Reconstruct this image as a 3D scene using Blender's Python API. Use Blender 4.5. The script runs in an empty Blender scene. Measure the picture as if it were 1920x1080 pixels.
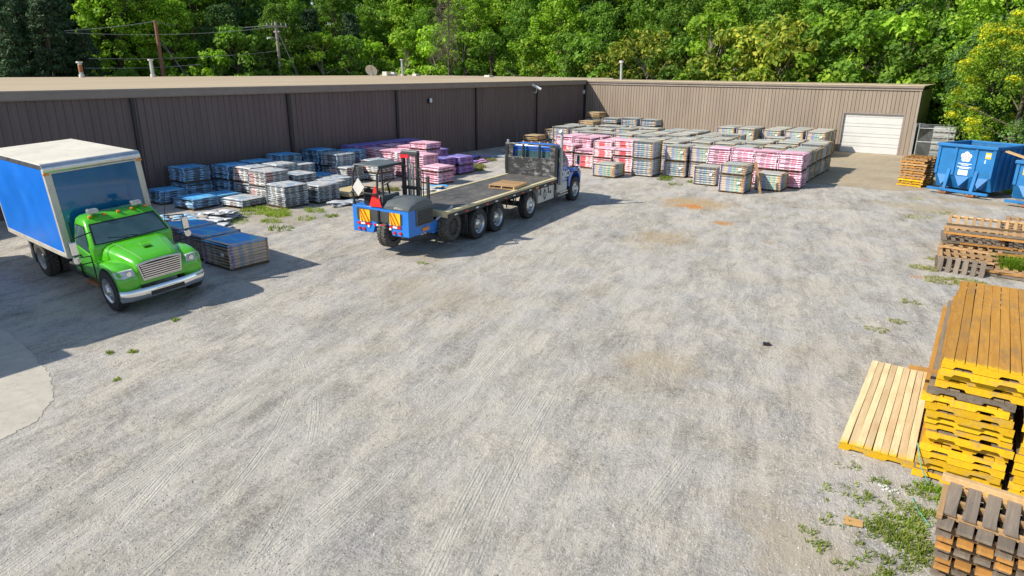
import bpy, bmesh, math, random
from mathutils import Vector, Matrix, Euler
random.seed(11)
R_ = math.radians
S = bpy.context.scene
COL = S.collection
# ------------------------------------------------------------------ camera
cam_data = bpy.data.cameras.new("camera")
cam = bpy.data.objects.new("camera", cam_data)
COL.objects.link(cam)
cam.matrix_world = Matrix(((0.81953095, -0.18400481, 0.54268892, 0.0),
                           (0.572997, 0.25224325, -0.77977418, 0.0),
                           (0.00659258, 0.9500082, 0.31215535, 5.3),
                           (0, 0, 0, 1)))
cam_data.sensor_width = 36.0
cam_data.lens = 1252.0 / 1920.0 * 36.0
cam_data.clip_start = 0.1
cam_data.clip_end = 900.0
S.camera = cam
# ------------------------------------------------------------------ light
SUN_EL = R_(38.5)
sun_to = Vector((-0.76, -1.03, 0)).normalized() * math.cos(SUN_EL) + Vector((0, 0, math.sin(SUN_EL)))
w = bpy.data.worlds.new("World"); S.world = w; w.use_nodes = True
nt = w.node_tree
sky = nt.nodes.new('ShaderNodeTexSky'); sky.sky_type = 'NISHITA'; sky.sun_disc = False
sky.sun_elevation = SUN_EL
sky.sun_rotation = math.atan2(sun_to.x, sun_to.y)
sky.air_density = 1.0; sky.dust_density = 0.6
bg = nt.nodes['Background']; bg.inputs['Strength'].default_value = 0.115
nt.links.new(sky.outputs[0], bg.inputs[0])
sl = bpy.data.lights.new("sun", 'SUN'); sl.energy = 4.2; sl.angle = R_(0.5); sl.color = (1.0, 0.94, 0.835)
so = bpy.data.objects.new("sun", sl); COL.objects.link(so)
so.rotation_euler = (-sun_to).to_track_quat('-Z', 'Y').to_euler()
so.location = (0, 0, 40)
S.view_settings.view_transform = 'Standard'; S.view_settings.look = 'None'
S.view_settings.gamma = 1.0; S.view_settings.use_curve_mapping = False
S.view_settings.exposure = 0.48
S.render.engine = 'CYCLES'

# ------------------------------------------------------------------ helpers
class NB:
    """tiny node builder"""
    def __init__(s, name):
        s.m = bpy.data.materials.new(name); s.m.use_nodes = True
        s.t = s.m.node_tree; s.b = s.t.nodes['Principled BSDF']
    def n(s, typ, **kw):
        nd = s.t.nodes.new(typ)
        for k, v in kw.items(): setattr(nd, k, v)
        return nd
    def l(s, a, b): s.t.links.new(a, b)
    def _in(s, sock, v):
        if isinstance(v, bpy.types.NodeSocket): s.l(v, sock)
        elif v is not None:
            if isinstance(v, (tuple, list)) and len(v) == 3 and sock.type == 'RGBA': v = (*v, 1)
            sock.default_value = v
    def math(s, op, a, b=None, c=None, clamp=False):
        nd = s.n('ShaderNodeMath', operation=op, use_clamp=clamp)
        for i, v in enumerate((a, b, c)):
            if v is not None: s._in(nd.inputs[i], v)
        return nd.outputs[0]
    def mix(s, f, a, b, blend='MIX'):
        nd = s.n('ShaderNodeMix', data_type='RGBA', blend_type=blend)
        s._in(nd.inputs[0], f); s._in(nd.inputs[6], a); s._in(nd.inputs[7], b)
        return nd.outputs[2]
    def noise(s, vec, scale, detail=3, rough=.55, dist=0.0):
        nd = s.n('ShaderNodeTexNoise'); s._in(nd.inputs['Vector'], vec)
        nd.inputs['Scale'].default_value = scale; nd.inputs['Detail'].default_value = detail
        nd.inputs['Roughness'].default_value = rough; nd.inputs['Distortion'].default_value = dist
        return nd.outputs[0]
    def ramp(s, f, stops, const=False):
        nd = s.n('ShaderNodeValToRGB'); s._in(nd.inputs[0], f)
        cr = nd.color_ramp; cr.interpolation = 'CONSTANT' if const else 'LINEAR'
        while len(cr.elements) < len(stops): cr.elements.new(0.5)
        for e, (p, c) in zip(cr.elements, stops):
            e.position = p
            if not isinstance(c, (tuple, list)): c = (c, c, c)
            e.color = (*c[:3], 1)
        return nd.outputs[0]
    def rng(s, v, a, b, c=0., d=1.):
        nd = s.n('ShaderNodeMapRange'); s._in(nd.inputs[0], v)
        for i, x in enumerate((a, b, c, d)): nd.inputs[i + 1].default_value = x
        return nd.outputs[0]
    def obj(s): return s.n('ShaderNodeTexCoord').outputs['Object']
    def geo(s): return s.n('ShaderNodeNewGeometry')
    def mapv(s, vec, scale=(1, 1, 1), rot=(0, 0, 0), loc=(0, 0, 0)):
        nd = s.n('ShaderNodeMapping'); s._in(nd.inputs[0], vec)
        nd.inputs['Scale'].default_value = scale; nd.inputs['Rotation'].default_value = rot
        nd.inputs['Location'].default_value = loc
        return nd.outputs[0]
    def bump(s, h, strength=.3, dist=.02):
        nd = s.n('ShaderNodeBump'); s._in(nd.inputs['Height'], h)
        nd.inputs['Strength'].default_value = strength; nd.inputs['Distance'].default_value = dist
        s.l(nd.outputs[0], s.b.inputs['Normal'])
    def out(s, color=None, rough=None, metal=None, spec=None):
        if color is not None: s._in(s.b.inputs['Base Color'], color)
        if rough is not None: s._in(s.b.inputs['Roughness'], rough)
        if metal is not None: s._in(s.b.inputs['Metallic'], metal)
        if spec is not None: s._in(s.b.inputs['Specular IOR Level'], spec)
        return s.m

def simple(name, col, rough=.6, metal=0., var=.18, scale=3.0, dirt=None, dirt_amt=.4, spec=None, bump=0., coat=0.):
    b = NB(name); o = b.obj()
    n1 = b.noise(o, scale, 4, .6)
    c = b.mix(b.rng(n1, .3, .7), tuple(x * (1 - var) for x in col), tuple(min(1, x * (1 + var)) for x in col))
    if dirt:
        n2 = b.noise(o, scale * 2.7 + 1, 5, .7)
        c = b.mix(b.math('MULTIPLY', b.rng(n2, .48, .7), dirt_amt), c, dirt)
    r = b.rng(n1, .2, .8, max(.02, rough - .08), min(1, rough + .08))
    m = b.out(c, r, metal, spec)
    if bump: b.bump(b.noise(o, scale * 8, 3), bump, .01)
    if coat: b.b.inputs['Coat Weight'].default_value = coat; b.b.inputs['Coat Roughness'].default_value = .05
    return m

class MB:
    """collects geometry; build() links it as ONE mesh object"""
    def __init__(s): s.v = []; s.f = []; s.mi = []; s.m = 0
    def add(s, verts, faces, M=None):
        o = len(s.v)
        if M is not None: verts = [M @ Vector(p) for p in verts]
        s.v += [tuple(p) for p in verts]
        for f in faces: s.f.append(tuple(i + o for i in f)); s.mi.append(s.m)
        return s
    def box(s, x0, x1, y0, y1, z0, z1, M=None):
        v = [(x0, y0, z0), (x1, y0, z0), (x1, y1, z0), (x0, y1, z0), (x0, y0, z1), (x1, y0, z1), (x1, y1, z1), (x0, y1, z1)]
        f = [(0, 3, 2, 1), (4, 5, 6, 7), (0, 1, 5, 4), (1, 2, 6, 5), (2, 3, 7, 6), (3, 0, 4, 7)]
        return s.add(v, f, M)
    def prism(s, poly, a, b, axis='y', M=None):
        """poly in the two other axes, extruded a..b"""
        def pt(p, t):
            if axis == 'y': return (p[0], t, p[1])
            if axis == 'x': return (t, p[0], p[1])
            return (p[0], p[1], t)
        n = len(poly)
        v = [pt(p, a) for p in poly] + [pt(p, b) for p in poly]
        f = [tuple(range(n)), tuple(range(2 * n - 1, n - 1, -1))]
        f += [(i, i + n, (i + 1) % n + n, (i + 1) % n) for i in range(n)]
        return s.add(v, f, M)
    def tube(s, p, q, r, n=8, r2=None, cap=True):
        p = Vector(p); q = Vector(q); d = q - p
        if d.length < 1e-6: return s
        qn = d.to_track_quat('Z', 'Y'); r2 = r if r2 is None else r2
        v = []
        for c, rr in ((p, r), (q, r2)):
            for i in range(n):
                a = 2 * math.pi * i / n
                v.append(c + qn @ Vector((rr * math.cos(a), rr * math.sin(a), 0)))
        f = [(i, (i + 1) % n, (i + 1) % n + n, i + n) for i in range(n)]
        if cap: f += [tuple(range(n - 1, -1, -1)), tuple(range(n, 2 * n))]
        return s.add(v, f)
    def path(s, pts, r, n=6):
        for a, b in zip(pts, pts[1:]): s.tube(a, b, r, n)
        return s
    def lathe(s, prof, n=24, M=None, close=False):
        """prof: (r, y) turned round the Y axis"""
        v = []; f = []; k = len(prof)
        for i in range(n):
            a = 2 * math.pi * i / n
            for r, y in prof: v.append((r * math.cos(a), y, r * math.sin(a)))
        for i in range(n):
            j = (i + 1) % n
            for t in range(k - 1):
                f.append((i * k + t, i * k + t + 1, j * k + t + 1, j * k + t))
            if close: f.append((i * k + k - 1, i * k, j * k, j * k + k - 1))
        return s.add(v, f, M)
    def loft(s, secs, caps=True, M=None, closed=True):
        n = len(secs[0]); v = [p for c in secs for p in c]; f = []
        for a in range(len(secs) - 1):
            for i in range(n if closed else n - 1):
                j = (i + 1) % n
                f.append((a * n + i, a * n + j, (a + 1) * n + j, (a + 1) * n + i))
        if caps:
            f.append(tuple(range(n - 1, -1, -1))); f.append(tuple(range((len(secs) - 1) * n, len(secs) * n)))
        return s.add(v, f, M)
    def quad(s, a, b, c, d, M=None): return s.add([a, b, c, d], [(0, 1, 2, 3)], M)
    def mesh(s, name, mats, smooth=None):
        me = bpy.data.meshes.new(name); me.from_pydata(s.v, [], s.f)
        for m in (mats if isinstance(mats, (list, tuple)) else [mats]): me.materials.append(m)
        if any(s.mi): me.polygons.foreach_set('material_index', s.mi)
        if smooth is not None:
            me.polygons.foreach_set('use_smooth', [True] * len(s.f))
            me.update(); me.set_sharp_from_angle(angle=R_(smooth))
        me.update(); return me
    def build(s, name, mats, parent=None, smooth=None, bevel=0., loc=None, rot=None, fix=False):
        me = s.mesh(name, mats, smooth)
        if fix:
            bm = bmesh.new(); bm.from_mesh(me); bmesh.ops.recalc_face_normals(bm, faces=bm.faces); bm.to_mesh(me); bm.free()
        o = bpy.data.objects.new(name, me); COL.objects.link(o)
        if parent: o.parent = parent
        if loc: o.location = loc
        if rot: o.rotation_euler = rot
        if bevel:
            md = o.modifiers.new('bevel', 'BEVEL'); md.width = bevel; md.segments = 2; md.limit_method = 'ANGLE'; md.angle_limit = R_(35)
        return o

def inst(name, me, parent=None, loc=(0, 0, 0), rot=(0, 0, 0), scale=(1, 1, 1)):
    o = bpy.data.objects.new(name, me); COL.objects.link(o); o.parent = parent
    o.location = loc; o.rotation_euler = rot; o.scale = scale
    return o
def tag(o, label=None, cat=None, group=None, kind=None):
    if label: o['label'] = label
    if cat: o['category'] = cat
    if group: o['group'] = group
    if kind: o['kind'] = kind
    return o
def thing(name, label, cat, loc=(0, 0, 0), rot=(0, 0, 0), group=None):
    o = bpy.data.objects.new(name, None); COL.objects.link(o); o.empty_display_size = .3
    o.location = loc; o.rotation_euler = rot if isinstance(rot, tuple) else (0, 0, rot)
    return tag(o, label, cat, group)
def copy_tree(o, parent=None):
    c = o.copy(); COL.objects.link(c); c.parent = parent
    for ch in list(o.children): copy_tree(ch, c)
    return c

# ------------------------------------------------------------------ materials
def ground_mat():
    b = NB('gravel'); o = b.obj()
    ro = b.mapv(o, rot=(0, 0, R_(-14)))
    st = b.mapv(ro, (1.0, .5, 1))
    st2 = b.mapv(ro, (1.0, .16, 1))
    big = b.noise(st, .55, 4, .6, .5)
    mot = b.noise(st, 2.1, 6, .7, .4)
    streak = b.noise(st2, 1.9, 5, .65)
    mid = b.noise(o, 7.5, 5, .75)
    fine = b.noise(o, 55, 3, .8)
    grit = b.noise(o, 24, 5, .85)
    speck = b.n('ShaderNodeTexVoronoi'); b.l(o, speck.inputs['Vector']); speck.inputs['Scale'].default_value = 40
    m = b.math('ADD', b.math('MULTIPLY', big, .55), b.math('MULTIPLY', streak, .7))
    m = b.math('ADD', m, b.math('MULTIPLY', mot, 1.0))
    m = b.math('ADD', m, b.math('MULTIPLY', mid, .55))
    f = b.rng(m, 1.27, 1.70)
    dust = (.52, .475, .40); grav = (.235, .218, .185)
    c = b.mix(f, dust, grav)
    tint = b.noise(o, .8, 3, .6)
    c = b.mix(b.rng(tint, .42, .62, 0, .3), c, (.42, .42, .43))
    sc = b.n('ShaderNodeSeparateColor'); b.l(speck.outputs['Color'], sc.inputs[0])
    sp = b.rng(sc.outputs[0], 0, 1, .5, 1.45)
    amt = b.math('ADD', b.math('MULTIPLY', f, .55), .15)
    c = b.mix(amt, c, b.mix(1.0, c, sp, 'MULTIPLY'))
    dk = b.math('MULTIPLY', b.rng(grit, .57, .66), b.math('ADD', b.math('MULTIPLY', f, .75), .12))
    c = b.mix(dk, c, (.10, .095, .082))
    lt = b.math('MULTIPLY', b.rng(b.noise(b.mapv(o, loc=(7, 3, 1)), 34, 4, .85), .63, .70), .6)
    c = b.mix(lt, c, (.68, .66, .61))
    c = b.mix(1.0, c, b.rng(fine, .25, .75, .78, 1.2), 'MULTIPLY')
    warm = b.noise(b.mapv(o, loc=(3, 9, 0)), .35, 4, .6)
    c = b.mix(b.rng(warm, .54, .75, 0, .4), c, (.37, .31, .2))
    xyz = b.n('ShaderNodeSeparateXYZ'); b.l(o, xyz.inputs[0])
    wob = b.noise(o, 1.6, 5, .7)
    for (sx, sy, rx, ry, col, am) in SPOTS:
        dx = b.math('DIVIDE', b.math('SUBTRACT', xyz.outputs[0], sx), rx)
        dy = b.math('DIVIDE', b.math('SUBTRACT', xyz.outputs[1], sy), ry)
        d = b.math('SQRT', b.math('ADD', b.math('MULTIPLY', dx, dx), b.math('MULTIPLY', dy, dy)))
        d = b.math('ADD', d, b.math('MULTIPLY', b.math('SUBTRACT', wob, .5), 2.0))
        d = b.math('ADD', d, b.math('MULTIPLY', b.math('SUBTRACT', mid, .5), 1.2))
        c = b.mix(b.math('MULTIPLY', b.rng(d, 1.0, .3), am), c, col)
    # tyre tracks: pressed ribs along wide arcs
    tr = None; lane = None
    for (px_, py_, th, rad, wd) in TRACKS:
        t_ = R_(th); ax, ay = px_ + rad * math.cos(t_), py_ + rad * math.sin(t_); rr = abs(rad)
        dx = b.math('SUBTRACT', xyz.outputs[0], ax); dy = b.math('SUBTRACT', xyz.outputs[1], ay)
        d = b.math('ABSOLUTE', b.math('SUBTRACT', b.math('SQRT', b.math('ADD', b.math('MULTIPLY', dx, dx), b.math('MULTIPLY', dy, dy))), rr))
        inside = b.rng(d, wd, wd * .8)
        ribs = b.math('SINE', b.math('MULTIPLY', d, 130))
        t = b.math('MULTIPLY', inside, b.rng(ribs, -1, 1, .1, 1))
        ln = b.rng(d, wd * 2.6, wd * .6)
        tr = t if tr is None else b.math('MAXIMUM', tr, t); lane = ln if lane is None else b.math('MAXIMUM', lane, ln)
    fade = b.rng(b.noise(b.mapv(o, loc=(5, 5, 0)), .7, 3), .38, .56)
    tr = b.math('MULTIPLY', tr, fade)
    c = b.mix(b.math('MULTIPLY', b.math('MULTIPLY', lane, fade), .35), c, (.50, .47, .40))
    c = b.mix(b.math('MULTIPLY', tr, .24), c, (.60, .565, .49))
    h = b.math('ADD', b.math('MULTIPLY', fine, .18), b.math('MULTIPLY', mid, .6))
    h = b.math('ADD', h, b.math('MULTIPLY', mot, 2.2))
    h = b.math('ADD', h, b.math('MULTIPLY', grit, .55))
    h = b.math('ADD', h, b.math('MULTIPLY', streak, 1.6))
    h = b.math('ADD', h, b.math('MULTIPLY', tr, .22))
    b.bump(h, .8, .035)
    return b.out(c, .95, spec=.12)

SPOTS = [(-9.6, 27.0, 2.0, 1.7, (.44, .31, .16), .85), (-9.45, 26.4, .7, .55, (.55, .22, .05), 1.),
         (-8.3, 20.6, 1.3, 1.6, (.42, .32, .19), .65), (-7.3, 24.0, .6, .5, (.48, .25, .09), .9),
         (-.9, 20.5, .3, .25, (.48, .26, .12), .7), (-2.3, 21.5, .25, .2, (.48, .26, .12), .6), (-5.2, 22.0, .35, .25, (.45, .3, .15), .6),
         (-4.3, 11.1, 1.0, .75, (.42, .34, .22), .55), (-10.5, 11.8, 2.6, 1.4, (.36, .31, .22), .5), (-13.1, 14.3, 1.2, .8, (.40, .30, .17), .6),
         (-1.0, 7.3, .9, .9, (.4, .33, .23), .5), (-1.5, 31.8, 2.6, 1.5, (.36, .29, .17), .6), (0.5, 34.6, 3.5, 1.0, (.36, .28, .17), .7),
         (-21.5, 15.0, 2.6, 1.6, (.33, .28, .18), .6), (-22, 22, 2.4, 2, (.3, .26, .2), .5)]
TRACKS = [(-8.3, 2.3, 20, 60, .13), (-8.0, 2.3, 20, 60, .12), (-5.9, 4.0, 10, -45, .13), (-5.55, 4.0, 10, -45, .12), (-8.2, 5.45, 38, -9, .11), (-7.2, 5.2, 42, -10, .11), (-4.4, 5.1, 22, 38, .14), (-4.0, 5.1, 22, 38, .12), (-2.6, 5.5, 4, 50, .13), (-9.9, 6.2, 30, 40, .13)]

M = {}
M['gravel'] = ground_mat()
def concrete():
    b = NB('tan_concrete'); o = b.obj()
    n = b.noise(o, .5, 5, .6); n2 = b.noise(b.mapv(o, (3, .4, 1)), 1.2, 4, .6); n3 = b.noise(o, 30, 3, .7)
    c = b.mix(b.rng(n, .35, .65), (.43, .35, .235), (.34, .28, .19))
    c = b.mix(b.rng(n2, .45, .7, 0, .4), c, (.45, .41, .33))
    c = b.mix(1, c, b.rng(n3, .3, .7, .88, 1.1), 'MULTIPLY')
    b.bump(n3, .15, .01)
    return b.out(c, .9, spec=.2)
M['concrete'] = concrete()
M['slab'] = simple('dusty_slab', (.475, .435, .36), .9, var=.12, scale=1.6, dirt=(.34, .31, .26), dirt_amt=.7, bump=.15)
def forest_floor():
    b = NB('forest_floor'); o = b.obj()
    n = b.noise(o, .4, 5, .65); n2 = b.noise(o, 6, 4, .7)
    c = b.mix(b.rng(n, .35, .65), (.05, .075, .02), (.10, .07, .035))
    c = b.mix(1, c, b.rng(n2, .3, .7, .6, 1.3), 'MULTIPLY')
    b.bump(n2, .6, .1)
    return b.out(c, .95, spec=.1)
M['forest'] = forest_floor()
def wallmat(name, col, tint=None):
    b = NB(name); o = b.obj()
    n = b.noise(b.mapv(o, (1, 1, .15)), 1.3, 4, .6); n2 = b.noise(b.mapv(o, (4, 4, .3)), 3, 3)
    c = b.mix(b.rng(n, .3, .7), tuple(x * .86 for x in col), tuple(x * 1.12 for x in col))
    c = b.mix(b.rng(n2, .45, .8, 0, .25), c, tuple(x * .6 for x in col))
    return b.out(c, .45, spec=.4)
M['wall_brown'] = wallmat('brown_metal_siding', (.15, .108, .10))
M['wall_tan'] = wallmat('taupe_metal_siding', (.30, .238, .182))
M['groove'] = simple('dark_groove', (.07, .055, .045), .7)
M['seam'] = simple('black_downspout', (.022, .02, .022), .5)
def roofmat():
    b = NB('tan_roof_membrane'); o = b.obj()
    n = b.noise(b.mapv(o, (.25, .06, 1)), 1.0, 5, .6); n2 = b.noise(o, 2.2, 4, .6)
    c = b.mix(b.rng(n, .3, .7), (.40, .315, .205), (.50, .405, .28))
    c = b.mix(b.rng(n2, .5, .75, 0, .3), c, (.33, .26, .17))
    return b.out(c, .85, spec=.2)
M['roof'] = roofmat()
M['fascia'] = simple('taupe_fascia', (.33, .275, .225), .45, var=.08, scale=1.5, dirt=(.2, .16, .13), dirt_amt=.4)
M['fascia_dk'] = simple('brown_fascia', (.26, .21, .18), .45, var=.1, scale=1.5)
M['door_white'] = simple('white_door_paint', (.60, .59, .56), .5, var=.04, scale=2)
M['galv'] = simple('galvanised_steel', (.5, .52, .53), .4, .7, var=.15)
M['galv_dull'] = simple('weathered_galvanised', (.42, .43, .42), .6, .3, var=.15)
M['rust'] = simple('rusty_steel', (.30, .12, .05), .8, var=.3)
M['white'] = simple('white_paint', (.75, .75, .73), .45, var=.06)
M['offwhite'] = simple('off_white', (.6, .58, .53), .5, var=.08)
M['black'] = simple('black_paint', (.018, .018, .02), .4, var=.2)
M['rubber'] = simple('tyre_rubber', (.03, .03, .032), .8, var=.25, scale=6, dirt=(.12, .11, .095), dirt_amt=.6, bump=.2)
M['rubber_dirty'] = simple('dusty_tyre_rubber', (.045, .043, .042), .85, var=.3, scale=9, dirt=(.26, .23, .18), dirt_amt=.85, bump=.3)
M['dark_metal'] = simple('dark_chassis_steel', (.04, .04, .042), .6, .2, var=.3, dirt=(.12, .1, .08))
M['chrome'] = simple('chrome', (.78, .78, .8), .12, 1.0, var=.05)
M['alu'] = simple('polished_aluminium', (.66, .66, .66), .3, .9, var=.08, dirt=(.3, .27, .22), dirt_amt=.3)
M['steel_rim'] = simple('painted_steel_rim', (.5, .49, .46), .5, .3, var=.15, dirt=(.25, .2, .15), dirt_amt=.6)
M['green'] = simple('lime_green_paint', (.08, .46, .008), .22, 0, var=.05, coat=.8)
M['green_dk'] = simple('green_cab_trim', (.04, .22, .01), .5)
M['blue_panel'] = simple('royal_blue_box_panel', (.012, .20, .80), .34, 0, var=.12, scale=1.2, dirt=(.06, .26, .62), dirt_amt=.25)
M['blue_front'] = simple('glossy_blue_bulkhead', (.006, .13, .30), .12, 0, var=.15, scale=1.0, dirt=(.02, .16, .22), dirt_amt=.5, coat=.8)
M['box_trim'] = simple('box_cream_trim', (.60, .56, .48), .5, .1, var=.12, scale=2, dirt=(.38, .33, .26), dirt_amt=.5)
M['box_roof'] = simple('box_roof_cream', (.66, .61, .50), .6, 0, var=.08, scale=.9, dirt=(.48, .45, .37), dirt_amt=.5)
M['blue'] = simple('truck_blue_paint', (.012, .14, .58), .25, 0, var=.06, coat=.8)
M['fork_blue'] = simple('forklift_blue_paint', (.025, .20, .66), .38, 0, var=.1, dirt=(.1, .15, .25), dirt_amt=.3)
M['grey_plastic'] = simple('dark_grey_hood', (.10, .115, .12), .5, var=.15)
M['panel_grey'] = simple('grey_rear_panel', (.13, .14, .13), .6, var=.12)
M['dumpster'] = simple('dumpster_blue_paint', (.008, .16, .42), .5, 0, var=.2, scale=1.6, dirt=(.05, .14, .24), dirt_amt=.5)
M['dumpster_in'] = simple('dumpster_inner_blue', (.012, .16, .38), .6, 0, var=.25, dirt=(.12, .09, .06), dirt_amt=.6)
def glassmat():
    b = NB('cab_glass'); o = b.obj()
    c = b.mix(b.rng(b.noise(o, 1.4, 3), .35, .65), (.035, .08, .09), (.07, .13, .14))
    b.b.inputs['Coat Weight'].default_value = .5
    return b.out(c, .06, 0, .8)
M['glass'] = glassmat()
M['orange'] = simple('amber_lens', (.8, .25, .03), .3)
M['red'] = simple('red_reflector', (.65, .015, .02), .35)
M['redtri'] = simple('red_orange_triangle', (.8, .035, .03), .4)
M['yellow_refl'] = simple('yellow_reflective', (.85, .5, .02), .4)
M['lens'] = simple('headlamp_lens', (.5, .52, .52), .08, .3, var=.2, scale=12)
M['grille_dk'] = simple('grille_dark', (.02, .02, .02), .5)
M['deck'] = simple('black_deck_coating', (.085, .08, .072), .6, 0, var=.4, scale=.9, dirt=(.24, .2, .15), dirt_amt=.7, bump=.1)
M['rubrail'] = simple('cream_deck_edge', (.62, .53, .31), .7, var=.12, scale=2, dirt=(.3, .25, .16), dirt_amt=.4)
def scratched():
    b = NB('scuffed_steel'); o = b.obj()
    n = b.noise(b.mapv(o, (1, 1, 2.2)), 3.2, 6, .7)
    c = b.mix(b.rng(n, .50, .68), (.045, .045, .047), (.33, .32, .30))
    return b.out(c, .45, .3)
M['scuffed'] = scratched()
def wood(name, a, bcol, dirt=None, damt=.3, stain=None):
    b = NB(name); o = b.obj(); info = b.n('ShaderNodeObjectInfo')
    off = b.n('ShaderNodeVectorMath', operation='ADD'); b.l(o, off.inputs[0])
    cmb = b.n('ShaderNodeCombineXYZ'); r = info.outputs['Random']
    b.l(b.math('MULTIPLY', r, 37.), cmb.inputs[0]); b.l(b.math('MULTIPLY', r, 91.), cmb.inputs[1]); b.l(b.math('MULTIPLY', r, 13.), cmb.inputs[2])
    b.l(cmb.outputs[0], off.inputs[1]); v = off.outputs[0]
    g = b.noise(b.mapv(v, (14, 1.0, 14)), 1.6, 4, .65, .8); k = b.noise(b.mapv(v, (3, 1.2, 3)), 1.3, 5, .7)
    c = b.mix(b.rng(g, .3, .7), a, bcol)
    c = b.mix(1, c, b.math('ADD', .78, b.math('MULTIPLY', r, .4)), 'MULTIPLY')
    if dirt: c = b.mix(b.rng(k, .5, .7, 0, damt), c, dirt)
    b.bump(g, .25, .005)
    return b.out(c, .8, spec=.2)
M['wood_new'] = wood('pale_new_pine', (.66, .46, .235), (.53, .335, .15), (.42, .22, .07), .6)
M['wood_orange'] = wood('weathered_orange_pine', (.50, .26, .07), (.40, .18, .045), (.16, .12, .09), .5)
M['wood_tan'] = wood('tan_pallet_wood', (.48, .31, .16), (.37, .22, .10), (.22, .17, .12), .5)
M['wood_grey'] = wood('grey_weathered_wood', (.235, .19, .145), (.135, .11, .088), (.33, .27, .2), .5)
M['wood_dark'] = wood('dark_brown_wood', (.17, .11, .06), (.10, .065, .04))  # dark wood tone; makes pallet bases thin dark lines between tiers
M['yellow_paint'] = wood('yellow_painted_wood', (.78, .48, .012), (.60, .34, .014), (.36, .25, .12), .9)
M['cardboard'] = simple('cardboard', (.55, .32, .12), .85, var=.1)
M['board_tan'] = simple('tan_sheet_board', (.53, .42, .22), .8, var=.08, scale=1.5)
M['strap'] = simple('green_strap', (.15, .42, .33), .5)

def wrap(name, paper, bands, slot, slots, edge=None, paper2=None, amt=.85, endcol=None, rough=.5):
    """printed bundle wrapper. bands: (s0,s1,colour) printed along each side face; slots: (s0,s1) dark bars, print plus the dark of bundle notches put into colour"""
    b = NB(name); o = b.obj(); xyz = b.n('ShaderNodeSeparateXYZ'); b.l(o, xyz.inputs[0])
    g = b.geo(); nx = b.n('ShaderNodeSeparateXYZ'); b.l(g.outputs['Normal'], nx.inputs[0])
    isx = b.math('GREATER_THAN', b.math('ABSOLUTE', nx.outputs[0]), .6)
    s = b.n('ShaderNodeMix', data_type='FLOAT'); b.l(isx, s.inputs[0]); b.l(xyz.outputs[0], s.inputs[2]); b.l(xyz.outputs[1], s.inputs[3])
    info = b.n('ShaderNodeObjectInfo'); rnd = info.outputs['Random']
    wn = b.noise(o, 9, 3, .6)
    s = b.math('ADD', s.outputs[0], b.math('MULTIPLY', b.math('SUBTRACT', wn, .5), .06))
    s = b.math('ADD', b.math('DIVIDE', s, 1.26), .5)
    s = b.math('ADD', s, b.math('MULTIPLY', b.math('SUBTRACT', rnd, .5), .05))
    n1 = b.noise(o, 4.5, 5, .7)
    c = b.mix(b.rng(n1, .35, .65), paper, paper2 or tuple(x * .8 for x in paper))
    stops = [(0, (0, 0, 0))]; mask = [(0, 0.)]
    for (a, e, col) in bands:
        stops += [(a, col), (e, (0, 0, 0))]; mask += [(a, 1.), (e, 0.)]
    if bands:
        col = b.ramp(s, stops, True); mk = b.ramp(s, mask, True)
        br = b.rng(b.noise(b.mapv(o, (1, 1, 2)), 13, 2, .7), .44, .52)
        zc = b.rng(b.math('ABSOLUTE', xyz.outputs[2]), .042, .034)
        c = b.mix(b.math('MULTIPLY', b.math('MULTIPLY', mk, b.math('MAXIMUM', br, .5)), b.math('MULTIPLY', zc, amt)), c, col)
    if slots:
        mk = [(0, 0.)]
        for (a, e) in slots: mk += [(a, 1.), (e, 0.)]
        mk = b.ramp(s, mk, True)
        zc = b.math('LESS_THAN', b.math('ABSOLUTE', b.math('SUBTRACT', xyz.outputs[2], .004)), .015)
        c = b.mix(b.math('MULTIPLY', b.math('MULTIPLY', mk, zc), .92), c, slot)
    if endcol:
        e = b.math('GREATER_THAN', s, .86)
        c = b.mix(b.math('MULTIPLY', e, .85), c, endcol)
    return b.out(c, rough, spec=.3)
def topwrap(name, base, c1, c2, a1=.5, a2=.4):
    b = NB(name); o = b.obj(); info = b.n('ShaderNodeObjectInfo')
    off = b.n('ShaderNodeVectorMath', operation='ADD'); b.l(o, off.inputs[0])
    cmb = b.n('ShaderNodeCombineXYZ'); r = info.outputs['Random']
    for i, k in enumerate((53., 17., 29.)): b.l(b.math('MULTIPLY', r, k), cmb.inputs[i])
    b.l(cmb.outputs[0], off.inputs[1]); v = off.outputs[0]
    n1 = b.noise(b.mapv(v, (1.2, 2.6, 1)), 1.6, 4, .6); n2 = b.noise(b.mapv(v, (3, 7, 1)), 2.4, 3, .6); n3 = b.noise(v, 12, 3)
    c = b.mix(b.rng(n3, .3, .7), base, tuple(x * .8 for x in base))
    c = b.mix(b.rng(n1, .5, .58, 0, a1), c, c1)
    c = b.mix(b.rng(n2, .56, .62, 0, a2), c, c2)
    b.bump(n1, .3, .02)
    return b.out(c, .6, spec=.2)
DK = (.03, .03, .035)
M['w_white'] = wrap('white_blue_wrapper', (.76, .78, .79), [(.08, .2, (.35, .52, .68)), (.36, .64, (.30, .17, .15)), (.8, .92, (.42, .55, .66))], DK, [(.07, .22), (.4, .52), (.6, .72), (.8, .93)], paper2=(.52, .57, .6))
M['w_whitered'] = wrap('white_red_grey_wrapper', (.80, .78, .76), [(.12, .34, (.60, .12, .08)), (.5, .6, (.35, .33, .32))], DK, [(.42, .58), (.68, .9)], paper2=(.56, .55, .53))
M['w_grey'] = wrap('white_grey_wrapper', (.76, .76, .75), [(.1, .3, (.42, .48, .53)), (.55, .8, (.4, .42, .45))], DK, [(.08, .24), (.33, .5), (.62, .8)], paper2=(.5, .52, .54))
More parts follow.
